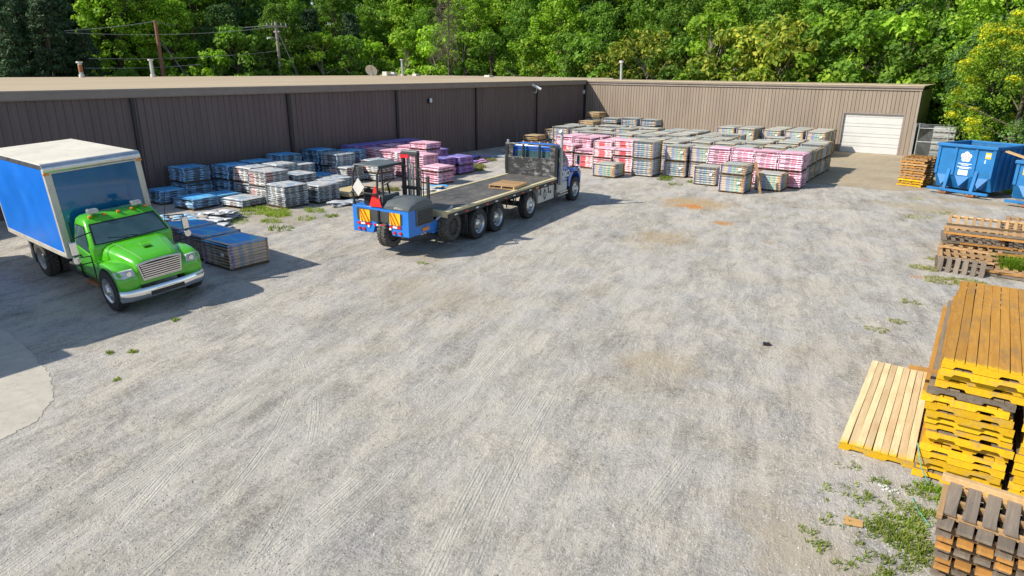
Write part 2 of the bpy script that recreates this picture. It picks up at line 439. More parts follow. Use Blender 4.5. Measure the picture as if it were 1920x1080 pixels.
M['w_blue'] = wrap('blue_wrapper', (.42, .62, .80), [(.36, .62, (.13, .09, .10)), (.1, .2, (.5, .62, .7))], DK, [(.05, .2), (.4, .6), (.74, .92)], paper2=(.30, .52, .72))
M['w_pink'] = wrap('pink_wrapper', (.88, .50, .62), [(.55, .72, (.80, .16, .28)), (.8, .9, (.85, .28, .42))], (.10, .05, .07), [(.3, .5), (.06, .22)], paper2=(.90, .70, .76))
M['w_red'] = wrap('pink_red_wrapper', (.82, .56, .58), [(.3, .62, (.82, .03, .05)), (.72, .84, (.82, .25, .28))], (.6, .03, .06), [(.36, .58)], paper2=(.86, .70, .70), amt=1.)
M['w_purple'] = wrap('violet_wrapper', (.36, .26, .66), [(.5, .8, (.7, .25, .45))], DK, [(.2, .4), (.62, .82)], paper2=(.50, .30, .62))
M['w_tan'] = wrap('beige_teal_wrapper', (.52, .40, .245), [(.04, .15, (.16, .20, .55)), (.3, .44, (.01, .22, .66)), (.48, .58, (.02, .46, .56)), (.66, .76, (.02, .44, .42))], DK, [], paper2=(.57, .50, .39), endcol=(.52, .29, .09))
M['w_tan2'] = wrap('beige_blue_wrapper', (.56, .48, .36), [(.05, .14, (.2, .2, .45)), (.26, .36, (.03, .22, .66)), (.42, .56, (.10, .40, .66)), (.66, .74, (.22, .3, .5))], DK, [], paper2=(.62, .60, .56), endcol=(.52, .31, .10))
M['w_kraft'] = wrap('kraft_wrapper', (.52, .36, .17), [(.1, .25, (.25, .2, .4)), (.4, .5, (.6, .55, .5))], DK, [], paper2=(.44, .29, .13))
M['w_brown'] = wrap('brown_box_wrapper', (.72, .54, .41), [(.04, .14, (.22, .18, .48)), (.26, .36, (.2, .32, .44)), (.45, .6, (.33, .34, .32))], DK, [], paper2=(.52, .42, .33))
M['t_grey'] = topwrap('grey_blue_top_sheet', (.50, .45, .34), (.34, .48, .55), (.05, .36, .68), .6, .6)
M['t_blue'] = topwrap('blue_top_sheet', (.10, .42, .85), (.14, .60, .68), (.05, .24, .85), .8, .6)
M['t_white'] = topwrap('white_blue_top_sheet', (.58, .57, .54), (.10, .28, .44), (.34, .24, .18), .75, .55)
M['t_pink'] = topwrap('pink_top_sheet', (.84, .48, .58), (.88, .64, .70), (.55, .1, .25))
M['t_purple'] = topwrap('violet_top_sheet', (.22, .22, .56), (.32, .26, .60), (.5, .3, .55))
M['t_kraft'] = topwrap('kraft_top_sheet', (.50, .36, .20), (.45, .38, .28), (.35, .4, .45))
M['label'] = simple('white_paper_label', (.8, .8, .78), .6, var=.05)

def leafmat(name, c1, c2, c3, trans=.42):
    b = NB(name); g = b.geo(); info = b.n('ShaderNodeObjectInfo')
    rnd = g.outputs['Random Per Island']
    o = b.obj()
    n = b.noise(o, .55, 3, .6)
    c = b.ramp(rnd, [(0, c1), (.5, c2), (1, c3)])
    c = b.mix(1, c, b.rng(n, .3, .7, .7, 1.35), 'MULTIPLY')
    c = b.mix(1, c, b.math('ADD', .78, b.math('MULTIPLY', info.outputs['Random'], .45)), 'MULTIPLY')
    b.out(c, .55, spec=.25)
    tr = b.n('ShaderNodeBsdfTranslucent'); b.l(b.mix(1, c, (1.0, 1.15, .45), 'MULTIPLY'), tr.inputs[0])
    mx = b.n('ShaderNodeMixShader'); mx.inputs[0].default_value = trans
    b.l(b.b.outputs[0], mx.inputs[1]); b.l(tr.outputs[0], mx.inputs[2])
    b.l(mx.outputs[0], b.t.nodes['Material Output'].inputs[0])
    return b.m
M['leaf_mid'] = leafmat('mid_green_leaves', (.09, .195, .028), (.155, .29, .035), (.26, .40, .05))
M['leaf_bright'] = leafmat('bright_green_leaves', (.14, .28, .02), (.25, .42, .03), (.38, .52, .06))
M['leaf_dark'] = leafmat('dark_green_leaves', (.055, .125, .038), (.09, .19, .048), (.15, .27, .07), .3)
M['leaf_yellow'] = leafmat('yellowing_leaves', (.13, .22, .03), (.24, .31, .04), (.46, .43, .06))
M['leaf_gold'] = leafmat('yellow_blossom', (.32, .40, .025), (.56, .55, .02), (.80, .70, .03))
M['leaf_pine'] = leafmat('pine_needles', (.035, .08, .035), (.06, .12, .05), (.10, .16, .07), .15)
M['leaf_rust'] = leafmat('rust_leaves', (.3, .12, .04), (.4, .18, .07), (.5, .26, .1))
M['grass'] = leafmat('grass_blades', (.14, .22, .03), (.24, .33, .04), (.42, .42, .12))
M['weed_dry'] = leafmat('dry_weeds', (.25, .27, .08), (.33, .32, .12), (.4, .36, .16))
M['bark'] = simple('bark', (.11, .085, .065), .9, var=.3, scale=5, bump=.4)
M['bark_pale'] = simple('pale_bark', (.26, .22, .17), .9, var=.3, scale=5)
M['pole_wood'] = simple('creosote_pole', (.25, .12, .075), .85, var=.2)
M['pole_grey'] = simple('grey_pole_wood', (.30, .27, .23), .85, var=.2)
M['wire'] = simple('grey_wire', (.30, .31, .30), .5)
M['stone'] = None
def stonemat():
    b = NB('loose_stone'); g = b.geo()
    return b.out(b.ramp(g.outputs['Random Per Island'], [(0, (.20, .19, .17)), (.5, (.36, .34, .31)), (1, (.6, .57, .52))]), .9, spec=.2)
M['stone'] = stonemat()
# ================================================================== SETTING
def sm(t): t = max(0., min(1., t)); return t * t * (3 - 2 * t)
def hs(x, y):
    """gentle crown of the yard under the box truck"""
    return .16 * sm((y - 6.5) / 2.5) * sm((-14.3 - x) / 1.2) * (1 - sm((y - 8.9) / 1.3)) * sm((x + 27) / 3)
def ground():
    xs = [-420, -250, -150, -95, -62] + [-32 + .5 * i for i in range(77)] + [10, 20, 45, 120, 420]
    ys = [-200, -80, -30, -10] + [-4 + .5 * i for i in range(90)] + [48, 62, 90, 160, 300, 700]
    mb = MB(); n = len(xs)
    for y in ys:
        for x in xs: mb.v.append((x, y, hs(x, y)))
    for j in range(len(ys) - 1):
        for i in range(n - 1):
            mb.f.append((j * n + i, j * n + i + 1, (j + 1) * n + i + 1, (j + 1) * n + i)); mb.mi.append(0)
    tag(mb.build('gravel_yard', M['gravel'], smooth=60), kind='structure')
ground()
def blob(pts, z, name, mat, z0=None, jit=.0, sub=6):
    """flat sheet with a slightly ragged outline"""
    out = []
    for a, b in zip(pts, pts[1:] + pts[:1]):
        for k in range(sub):
            t = k / sub
            out.append((a[0] + (b[0] - a[0]) * t + random.uniform(-jit, jit), a[1] + (b[1] - a[1]) * t + random.uniform(-jit, jit), z))
    mb = MB(); mb.add(out, [tuple(range(len(out)))])
    return tag(mb.build(name, mat), kind='structure')
blob([(-13, 35.4), (-3.0, 35.7), (-1.9, 36.9), (-1.6, 44), (-1.7, 51.3), (-13, 51.3)], .006, 'concrete_apron', M['concrete'], jit=.06, sub=14)
blob([(-26, -6), (-11.15, -6), (-11.15, .0), (-11.14, 2.6), (-11.4, 3.35), (-12.0, 3.85), (-13.0, 4.2), (-14.4, 4.45), (-17, 4.7), (-26, 4.7)], .006, 'concrete_slab', M['slab'], jit=.03, sub=16)
blob([(-160, 60.5), (-4.0, 60.5), (-3.9, 52.6), (1.6, 50.5), (3.2, 40), (4.2, 30), (9, 18), (60, 10), (160, 10), (160, 400), (-160, 400)], .008, 'forest_floor', M['forest'], jit=.2, sub=10)
blob([(-160, -60), (-61.6, -60), (-61.6, 60.45), (-160, 60.45)], .008, 'forest_floor', M['forest'], jit=.1)

# ------------------------------------------------------------ warehouse (long brown building)
XW = -28.4; EAVE = 4.15
SEAMS = [13.98 + 7.46 * k for k in range(-5, 6)]
wh = thing('warehouse', 'long dark brown metal warehouse with a flat tan roof along the left of the yard', 'warehouse', (XW, 20, 0))
def rib_strip(y0, y1, z0, z1, pitch=.3):
    """corrugated siding facing +X, real ribs"""
    prof = []; n = max(1, round((y1 - y0) / pitch)); p = (y1 - y0) / n
    for i in range(n):
        y = y0 + i * p
        prof += [(y, 0), (y + p * .66, 0), (y + p * .74, .035), (y + p * .92, .035)]
    prof.append((y1, 0))
    mb = MB()
    v = [(x, y - 20, z0) for y, x in prof] + [(x, y - 20, z1) for y, x in prof]
    k = len(prof); mb.add(v, [(i, i + 1, i + 1 + k, i + k) for i in range(k - 1)])
    return mb
for a, b in zip(SEAMS, SEAMS[1:]):
    rib_strip(a, min(b, 51.37), 0, EAVE).build('wall_panel', M['wall_brown'], wh)
for s in SEAMS[1:]:
    s = min(s, 51.2)
    mb = MB().box(.036, .13, s - 20 - .07, s - 20 + .07, 0, EAVE)
    mb.build('downspout', M['seam'], wh)
XB = -61.5 - XW
mb = MB().box(XB, -.01, -23.3 - 20, 60.4 - 20, 0, EAVE - .02)
mb.build('wall', M['wall_brown'], wh)
mb = MB().box(XB - .1, .10, -43.4, 40.5, EAVE + .22, EAVE + .27)
mb.build('roof', M['roof'], wh)
mb = MB()
mb.box(.14, .2, -43.4, 31.2, EAVE - .02, EAVE + .23); mb.box(.10, .15, -43.4, 31.2, EAVE - .06, EAVE + .02)
mb.build('gutter', M['fascia_dk'], wh)
mb = MB().box(.06, .22, -43.4, 31.35, EAVE + .235, EAVE + .29); mb.box(XB - .12, -2.0, 40.3, 40.55, EAVE + .24, EAVE + .36)
mb.build('roof_edge', M['fascia'], wh)
def vent(x, y, h, mat, band=None, r=.11, lean=.0):
    mb = MB(); mb.tube((x - XW, y - 20, EAVE + .2), (x - XW - lean, y - 20, EAVE + .27 + h), r)
    v = mb.build('vent_pipe', mat, wh, smooth=40)
    mb = MB(); mb.tube((x - XW - lean, y - 20, EAVE + .24 + h), (x - XW - lean, y - 20, EAVE + .36 + h), r * 1.55, 10)
    mb.build('cap', M['offwhite'], v, smooth=40)
    mb = MB(); mb.tube((x - XW, y - 20, EAVE + .26), (x - XW, y - 20, EAVE + .5), r * 1.35, 10)
    mb.build('flashing', M['offwhite'], v, smooth=40)
    if band:
        mb = MB(); mb.tube((x - XW, y - 20, EAVE + .65), (x - XW, y - 20, EAVE + .1 + h), r * 1.04, 10)
        mb.build('rust_band', band, v, smooth=40)
vent(-58.9, 25.6, 1.1, M['galv'], M['rust'], .15)
vent(-59.1, 31.3, 1.35, M['galv'], None, .15)
vent(-57.6, 60.0, 1.75, M['galv'], None, .16)
# dish and roof boxes
mb = MB(); prof = [(.0, .0), (.25, .03), (.5, .10), (.66, .2), (.68, .2), (.5, .13), (.0, .03)]
DX, DY = -58.5 - XW, 56.0 - 20
mb.lathe(prof, 20, Matrix.Translation((DX, DY, EAVE + .95)) @ Euler((R_(-150), 0, R_(25))).to_matrix().to_4x4())
d = mb.build('satellite_dish', M['offwhite'], wh, smooth=50)
MB().tube((DX, DY, EAVE + .25), (DX, DY, EAVE + .95), .05).build('mast', M['galv'], d)
MB().tube((DX, DY, EAVE + .9), (DX + .25, DY - .5, EAVE + 1.3), .03).build('feed_arm', M['galv'], d)
for (x, y, s, h) in [(-58.2, 58.0, .35, .45), (-57.9, 58.9, .3, .4), (-55.5, 60.0, .3, .25), (-45, 60.0, .35, .2)]:
    MB().box(x - XW - s, x - XW + s, y - 20 - s, y - 20 + s, EAVE + .265, EAVE + .27 + h).build('roof_box', M['offwhite'], wh, bevel=.02)
# wall light, camera, junction box
mb = MB().box(.04, .16, 31.62 - 20, 31.82 - 20, 3.25, 3.55); wl = mb.build('wall_light', M['seam'], wh, bevel=.02)
mb = MB().box(.16, .22, 31.65 - 20, 31.85 - 20, 3.3, 3.55); mb.build('lens', M['white'], wl, bevel=.02)
mb = MB(); mb.tube((.05, 43.2 - 20, 3.62), (.45, 43.1 - 20, 3.62), .04); mb.tube((.45, 43.1 - 20, 3.6), (.5, 43.1 - 20, 3.9), .035)
c = mb.build('camera_bracket', M['offwhite'], wh)
MB().tube((.15, 43.0 - 20, 4.18), (.75, 43.3 - 20, 3.86), .1, 12).build('security_camera', M['white'], c, smooth=40)
MB().box(.04, .2, 50.75 - 20, 51.0 - 20, 3.35, 3.65).build('junction_box', M['offwhite'], wh, bevel=.02)

# ------------------------------------------------------------ taupe wing with the garage door
YB = 51.37; X0, X1 = -28.38, -4.0
wg = thing('warehouse_wing', 'taupe metal warehouse wing closing the back of the yard, with a white garage door', 'warehouse', (-16, YB, 0))
def board_strip(x0, x1, z0, z1, pitch=.235):
    n = max(1, round((x1 - x0) / pitch)); p = (x1 - x0) / n; mb = MB()
    for i in range(n):
        x = x0 + i * p + 16
        for (a, b, ya, yb, m) in ((x, x + p - .026, 0, 0, 0), (x + p - .026, x + p - .024, 0, .022, 1), (x + p - .024, x + p - .002, .022, .022, 1), (x + p - .002, x + p, .022, 0, 1)):
            mb.m = m; mb.quad((a, ya, z0), (b, yb, z0), (b, yb, z1), (a, ya, z1))
    return mb
DL, DR, DH = -8.3, -4.76, 2.57
WM = [M['wall_tan'], M['groove']]
for a, b in ((X0, -20.9), (-20.9, -13.45), (-13.45, DL - .12)): board_strip(a, b, 0, EAVE).build('wall_panel', WM, wg)
board_strip(DL - .12, DR + .12, DH + .08, EAVE).build('wall_panel', WM, wg)
board_strip(DR + .12, X1 - .12, 0, EAVE).build('wall_panel', WM, wg)
MB().box(X1 - .12 + 16, X1 + 16 + .02, -.03, .1, 0, EAVE).build('corner_trim', M['fascia'], wg)
mb = MB().box(X0 + 16, DL + 16 - .2, .06, 9.0, 0, EAVE - .02); mb.box(DR + 16 + .2, X1 + 16 - .03, .06, 9.0, 0, EAVE - .02)
mb.box(DL + 16 - .2, DR + 16 + .2, .5, 9.0, 0, EAVE - .02); mb.box(DL + 16 - .2, DR + 16 + .2, .06, .5, DH + .1, EAVE - .02)
mb.build('wall', M['wall_brown'], wg)
MB().box(X0 + 16, X1 + 16 + .05, .02, 9.1, EAVE + .2, EAVE + .25).build('roof', M['roof'], wg)
mb = MB().box(X0 + 16 + .24, X1 + 16 + .06, -.08, -.01, EAVE - .03, EAVE + .11); mb.build('fascia_board', M['fascia'], wg)
mb = MB().box(X0 + 16 + .24, X1 + 16 + .1, -.17, -.02, EAVE + .115, EAVE + .25); mb.build('gutter', M['fascia_dk'], wg, bevel=.02)
mb = MB().box(X0 + 16 + .2, X1 + 16 + .12, -.19, .1, EAVE + .253, EAVE + .29); mb.box(X1 + 16 + .01, X1 + 16 + .12, .1, 9.1, EAVE + .253, EAVE + .29)
mb.build('roof_edge', M['rubrail'], wg)
mb = MB().box(DL + 16 - .12, DL + 16, -.02, .25, 0, DH + .1); mb.box(DR + 16, DR + 16 + .12, -.02, .25, 0, DH + .1); mb.box(DL + 16, DR + 16, -.02, .25, DH, DH + .1)
mb.build('door_frame', M['fascia_dk'], wg)
gd = MB().box(DL + 16, DR + 16, .16, .2, 0, DH).build('garage_door', M['door_white'], wg)
hgt = DH / 8
for k in range(8):
    h = hgt * (1.35 if k % 2 == 0 else .65); z0 = (k // 2) * 2 * hgt + (0 if k % 2 == 0 else hgt * 1.35)
    mb = MB().box(DL + 16 + .01, DR + 16 - .01, .12 - (.012 if k % 2 else 0), .158, z0 + .012, z0 + h - .008)
    mb.build('door_panel', M['door_white'], gd, bevel=.006)
mb = MB(); mb.tube((-28.1 + 16 + 1.0, 5.2, EAVE + .24), (-28.1 + 16 + .95, 5.2, EAVE + 1.75), .12, 10)
v = mb.build('vent_pipe', M['galv'], wg, smooth=40)
v.location = (-.6, 0, 0)
MB().tube((-11.15, 5.2, EAVE + 1.7), (-11.15, 5.2, EAVE + 1.88), .2, 10).build('cap', M['offwhite'], v, smooth=40)

# ------------------------------------------------------------ fence gate
fg = thing('chain_link_gate', 'galvanised chain link gate with barbed wire beside the white garage door', 'gate', (-3.0, 51.0, 0))
for x in (-.92, -.72, .95): MB().tube((x, 0, 0), (x, 0, 2.15), .035, 8).build('post', M['galv'], fg, smooth=40)
for z in (.1, 1.0, 1.85): MB().tube((-.72, 0, z), (.95, 0, z), .025, 6).build('rail', M['galv'], fg)
mb = MB()
for k in range(-9, 17):
    a = -.72 + k * .1
    for s in (1, -1):
        p0, p1 = (a, .1), (a + 1.75, 1.85)
        xs0, xs1 = (p0[0], p1[0]) if s > 0 else (p1[0] , p0[0])
        q0 = [xs0, .1]; q1 = [xs1, 1.85]
        # clip in x
        def clip(q0, q1):
            dx = q1[0] - q0[0]; dz = q1[1] - q0[1]; t0, t1 = 0, 1
            for lim, sg in ((-.72, 1), (.95, -1)):
                d0 = (q0[0] - lim) * sg; d1 = (q1[0] - lim) * sg
                if d0 < 0 and d1 < 0: return None
                if d0 < 0: t0 = max(t0, d0 / (d0 - d1))
                if d1 < 0: t1 = min(t1, d0 / (d0 - d1))
            return (q0[0] + dx * t0, q0[1] + dz * t0), (q0[0] + dx * t1, q0[1] + dz * t1)
        c = clip(q0, q1)
        if c: mb.tube((c[0][0], 0, c[0][1]), (c[1][0], 0, c[1][1]), .006, 3, cap=False)
tag(mb.build('wire_mesh', M['galv_dull'], fg), kind='stuff')
mb = MB()
for z in (1.98, 2.06, 2.14):
    pts = [(-.9 + 1.85 * t / 8, .03 * math.sin(t * 2 + z * 9), z - .05 * math.sin(math.pi * t / 8)) for t in range(9)]
    mb.path(pts, .012, 4)
mb.build('barbed_wire', M['galv'], fg)
mb = MB(); mb.path([(.95, 0, 2.1), (1.3, .3, 2.0), (1.5, .7, 1.6), (1.4, .9, 1.2)], .015, 5); mb.build('loose_wire', M['galv_dull'], fg)

# ------------------------------------------------------------ utility poles and wires
def pole(x, y, top, r, mat, label, arm=None, extra=None):
    t = thing('utility_pole', label, 'utility pole', (x, y, 0))
    MB().tube((0, 0, 0), (-.1, 0, top), r, 10, r * .7).build('pole', mat, t, smooth=40)
    if arm:
        MB().box(-1.1, 1.1, -.06, .06, top - .55, top - .4, Euler((0, 0, R_(arm))).to_matrix().to_4x4()).build('crossarm', M['pole_grey'], t)
        for k in (-1.0, -.5, .5, 1.0):
            a = R_(arm); MB().tube((k * math.cos(a), k * math.sin(a), top - .4), (k * math.cos(a), k * math.sin(a), top - .15), .06, 8).build('insulator', M['galv'], t)
    if extra:
        MB().path([(0, 0, top - 2.0), (.3, -.8, top - 1.65), (.35, -1.3, top - 1.7)], .05, 6).build('lamp_arm', M['galv'], t)
        MB().tube((.35, -1.2, top - 1.7), (.37, -1.6, top - 1.78), .09, 8).build('lamp', M['white'], t)
        MB().box(-.5, .5, -.1, .1, top - 1.1, top - .95).build('lower_arm', M['pole_grey'], t)
    return t
P1 = pole(-66, 36, 9.4, .2, M['pole_wood'], 'reddish wooden utility pole behind the left roof, taller of the two near the left', None)
P2 = pole(-74, 44.4, 9.7, .17, M['pole_wood'], 'thin reddish utility pole just right of the tall one, half hidden by leaves')
P3 = pole(-66, 49.4, 10.0, .2, M['pole_grey'], 'grey utility pole with a crossarm and street lamp arm behind the roof', 65, True)
P4 = pole(-74, 47.0, 7.6, .15, M['pole_grey'], 'short grey pole stump among leaves between the other poles')
def wire(name, pts, label, r=.022):
    mb = MB()
    for (a, b, sag) in pts:
        a = Vector(a); b = Vector(b); n = 10
        q = [a.lerp(b, i / n) - Vector((0, 0, sag * 4 * (i / n) * (1 - i / n))) for i in range(n + 1)]
        mb.path(q, r, 4)
    return tag(mb.build(name, M['wire']), label, 'power line')
wire('power_line', [((-66.1, 28.0, 8.1), (-66.1, 36, 9.3), .1), ((-66.1, 36, 9.3), (-74, 44.4, 9.4), .15), ((-74, 44.4, 9.4), (-66.5, 48.6, 9.6), .2)], 'thin upper cables strung between the utility poles')
wire('power_line', [((-67, 28.5, 8.0), (-66.0, 49.8, 9.55), .45), ((-66, 29.5, 5.9), (-66, 49.4, 7.0), .3), ((-66, 29, 5.1), (-66, 40, 5.5), .15)], 'thin lower cables strung between the utility poles')
wire('guy_wire', [((-66.05, 36.1, 8.0), (-66.0, 38.5, 3.9), 0), ((-66.05, 36.1, 7.5), (-66, 38.9, 3.9), 0)], 'pair of guy wires slanting from the red brown pole', .02)
wire('guy_wire', [((-66, 49.5, 9.2), (-65.5, 51.4, 3.9), 0), ((-66, 49.5, 8.8), (-65.5, 51.7, 3.9), 0)], 'pair of guy wires slanting from the grey crossarm pole', .03)

# ================================================================== TREES
def leaf_cloud(clumps, per, lsize, crad, flat=.0, droop=0.0):
    mb = MB()
    for (cx, cy, cz, cr) in clumps:
        cl = Vector((cx, cy, cz))
        for _ in range(int(per)):
            d = Vector((random.gauss(0, 1), random.gauss(0, 1), random.gauss(0, 1)))
            if d.length < 1e-3: continue
            d.normalize(); rr = cr * (random.random() ** .45)
            p = cl + Vector((d.x * rr, d.y * rr, d.z * rr * (1 - flat)))
            nrm = (d * .9 + Vector((random.uniform(-.8, .8), random.uniform(-.8, .8), random.uniform(-.2, 1.1)))).normalized()
            t = nrm.cross(Vector((random.uniform(-1, 1), random.uniform(-1, 1), random.uniform(-1, 1)))); 
            if t.length < 1e-3: continue
            t.normalize(); u = nrm.cross(t); s = lsize * random.uniform(.6, 1.3)
            t = t * s - Vector((0, 0, droop * s)); u *= s * .62
            mb.v += [tuple(p - t * .5), tuple(p + u * .5 + nrm * s * .1), tuple(p + t * .5), tuple(p - u * .5 + nrm * s * .1)]
            k = len(mb.v) - 4
            mb.f.append((k, k + 1, k + 2, k + 3)); mb.mi.append(0)
    return mb
def crown_clumps(h, r, base, n, kind):
    cl = []
    for _ in range(n):
        if kind == 'pine':
            z = base + (h - base) * random.random() ** .9; rr = r * (1 - (z - base) / (h - base) * .85) + .3
            a = random.uniform(0, 2 * math.pi); q = rr * random.uniform(.35, 1.0)
            cl.append((q * math.cos(a), q * math.sin(a), z - q * .15, random.uniform(.5, .95)))
        else:
            z = random.random(); zz = base + (h - base) * z
            prof = math.sin(math.pi * min(1, (z * .86 + .12))) ** .55
            a = random.uniform(0, 2 * math.pi); q = r * prof * random.uniform(.55, 1.02) * (1 + .18 * math.sin(3 * a + h))
            cl.append((q * math.cos(a), q * math.sin(a), zz, random.uniform(.45, 1.0) * (r / 3.6) ** .5))
    return cl
def tree_mesh(h, r, base, n, per, ls, kind, bark):
    cl = crown_clumps(h, r, base, n, kind)
    cm = leaf_cloud(cl, per, ls, 1, .25 if kind != 'pine' else .45, .0 if kind != 'pine' else .25)
    tb = MB(); pts = [Vector((0, 0, 0))]
    for k in range(1, 6): pts.append(Vector((random.uniform(-.25, .25) * k * .4, random.uniform(-.25, .25) * k * .4, h * .16 * k)))
    r0 = .05 + h * .014
    for k in range(5): tb.tube(pts[k], pts[k + 1], r0 * (1 - k * .17), 8, r0 * (1 - (k + 1) * .17), cap=False)
    for c in random.sample(cl, min(22, len(cl))):
        z = max(base * .7, c[2] * random.uniform(.5, .8)); k = min(4, int(z / (h * .16))); f = z / (h * .16) - k
        p = pts[k].lerp(pts[min(5, k + 1)], min(1, f)); q = Vector(c[:3])
        mid = p.lerp(q, .5) + Vector((0, 0, -.2 * (q - p).length * .3))
        tb.tube(p, mid, r0 * .35, 5, r0 * .2, cap=False); tb.tube(mid, q, r0 * .2, 4, .015, cap=False)
    return cm, tb
KINDS = {}
def kind(key, leaf, bark, h, r, base, n, per, ls, typ='round', variants=2):
    L = []
    for v in range(variants):
        cm, tb = tree_mesh(h, r, base, n, per, ls, typ, bark)
        L.append((cm.mesh('crown', M[leaf]), tb.mesh('trunk', M[bark], 50)))
    KINDS[key] = (L, h)
kind('mid', 'leaf_mid', 'bark', 17, 4.2, 1.2, 250, 66, .35)
kind('bright', 'leaf_bright', 'bark', 15, 4.0, .9, 240, 64, .35)
kind('dark', 'leaf_dark', 'bark', 18, 4.4, 1.2, 250, 66, .35)
kind('pine', 'leaf_pine', 'bark', 17, 4.2, 1.0, 230, 60, .34, 'pine')
kind('yellow', 'leaf_yellow', 'bark_pale', 6.0, 2.7, 1.6, 60, 60, .34)
kind('small', 'leaf_bright', 'bark_pale', 6.5, 2.6, .4, 60, 62, .34)
kind('smalld', 'leaf_mid', 'bark', 6.5, 2.7, .3, 60, 62, .34)
kind('rust', 'leaf_rust', 'bark', 2.2, .9, .2, 14, 40, .2, variants=1)
LOOK = {'mid': ('deciduous_tree', 'mid green broadleaf tree'), 'bright': ('deciduous_tree', 'bright green broadleaf tree'),
        'dark': ('deciduous_tree', 'dark green broadleaf tree'), 'pine': ('pine_tree', 'dark feathery evergreen'),
        'yellow': ('small_tree', 'small tree with yellowing leaves'), 'small': ('shrub', 'bright green leafy shrub'),
        'smalld': ('shrub', 'dark green leafy shrub'), 'rust': ('shrub', 'low reddish brown bush')}
cnt = {}
seen_l = set()
def uniq(l):
    for w_ in ('', ', slightly taller', ', narrower one', ', leafier one'):
        if l + w_ not in seen_l: seen_l.add(l + w_); return l + w_
    return l
def tree(key, x, y, h, label=None, wide=1.0):
    L, h0 = KINDS[key]; cnt[key] = cnt.get(key, 0) + 1
    cm, tb = L[cnt[key] % len(L)]; s = h / h0
    nm, base = LOOK[key]
    label = uniq(label or base)
    t = thing(nm, label, 'tree' if 'tree' in nm else 'shrub', (x, y, 0), random.uniform(0, 6.28), 'trees of the wood behind the warehouse')
    t.scale = (s * wide, s * wide, s)
    inst('crown', cm, t); inst('trunk', tb, t)
    return t
# view azimuth helper for labelling only: column of the wood a tree stands in
def at_az(az, d): a = R_(az); return d * math.sin(a), d * math.cos(a)
AZ0 = -34.836
def u_to_az(u): return AZ0 + math.degrees(math.atan((u - 960) / 1317.0))
places = ['behind far left roof', 'behind the reddish poles', 'right of tall reddish pole', 'behind grey crossarm pole',
          'by the satellite dish', 'above the long roof', 'behind the inner corner', 'behind the wing left part',
          'behind the wing middle', 'above the wing right part', 'above the garage door', 'behind the blue dumpster']
def place_of(u): return places[max(0, min(11, int(u / 160)))]
rowname = ['front row', 'second row', 'third row', 'back row']
used_l = {}
LR = ['left side', 'middle', 'right side']
def uplace(u):
    return place_of(u) + ', ' + LR[min(2, int((u % 160) / 53.4))] if 0 <= u < 1920 else place_of(u) + ', outermost'
def rows():
    seq = {0: 'pine pine pine pine dark mid mid mid mid mid bright pine bright small mid mid bright mid mid bright mid bright mid mid mid dark mid'.split()}
    # front edge: shrubs and small trees close behind the roofs
    fr = [(20, 'pine', 9), (95, 'pine', 10), (165, 'pine', 8), (228, 'smalld', 4.6), (262, 'small', 3.6), (330, 'smalld', 4.2), (398, 'small', 6.5), (440, 'smalld', 8.5),
          (492, 'smalld', 8.0), (575, 'rust', 2.4), (600, 'small', 7.5), (650, 'smalld', 7.2), (700, 'small', 7), (735, 'rust', 3), (760, 'small', 8), (820, 'small', 8.5), (868, 'small', 7.6),
          (920, 'smalld', 7.5), (975, 'small', 6.8), (1010, 'yellow', 4.4), (1060, 'smalld', 7.0), (1105, 'smalld', 7.2), (1128, 'yellow', 5.8), (1215, 'yellow', 7.2), (1275, 'smalld', 6.5),
          (1330, 'small', 8.5), (1375, 'yellow', 7.4), (1462, 'yellow', 7.8), (1510, 'smalld', 7.0), (1560, 'small', 8.5), (1615, 'smalld', 9), (1670, 'small', 8), (1725, 'smalld', 9)]
    for (u, k, h) in fr:
        az = u_to_az(u)
        # distance to the line just behind the buildings
        a = R_(az); d1 = 65.0 / max(.05, math.cos(a)); d2 = 68.0 / max(.05, -math.sin(a)) if math.sin(a) < 0 else 1e9
        d = min(max(d1 if d1 < d2 else 0, 0) or 1e9, 1e9)
        # building occupies x>-61.5 & y<60.4 : first free point along the ray
        dist = min(max(66.5 / max(1e-3, -math.sin(a)), 0), 1e9) if (66.5 / max(1e-3, -math.sin(a))) * math.cos(a) < 62 else 64.5 / math.cos(a)
        x, y = at_az(az, dist + random.uniform(0, 2.5))
        if u > 540 and h < 9: h += 1.0
        tree(k, x, y, h * 1.05, '%s close %s' % (LOOK[k][1] if not LOOK[k][1].startswith('small tree') else 'small yellowing tree', uplace(u)))
    for r, (dd, hh) in enumerate([(7, (12, 15)), (14, (15, 19)), (23, (18, 23)), (35, (21, 26))]):
        n = 23 + r * 2
        for i in range(n):
            u = -90 + (i + random.uniform(.15, .85)) * (2110 / n)
            az = u_to_az(u); a = R_(az)
            base = 66.5 / max(1e-3, -math.sin(a)); 
            dist = base if base * math.cos(a) < 62 else 64.5 / math.cos(a)
            if 548 < u < 572 and r > 1: continue
            x, y = at_az(az, dist + dd + random.uniform(-2.5, 2.5))
            if u < 210: k = random.choice(['pine', 'pine', 'dark'])
            elif u < 560: k = random.choice(['mid', 'dark', 'bright', 'mid'])
            elif u < 1100: k = random.choice(['mid', 'bright', 'bright'])
            else: k = random.choice(['mid', 'bright', 'bright', 'mid', 'mid', 'dark'])
            if 570 < u < 700 and r == 0: k = 'pine'
            if 400 < u < 700: h = random.uniform(hh[0] * .86, hh[1] * .86)
            else: h = random.uniform(*hh)
            tree(k, x, y, h, '%s %s, %s' % (LOOK[k][1], uplace(u), rowname[r]))
rows()
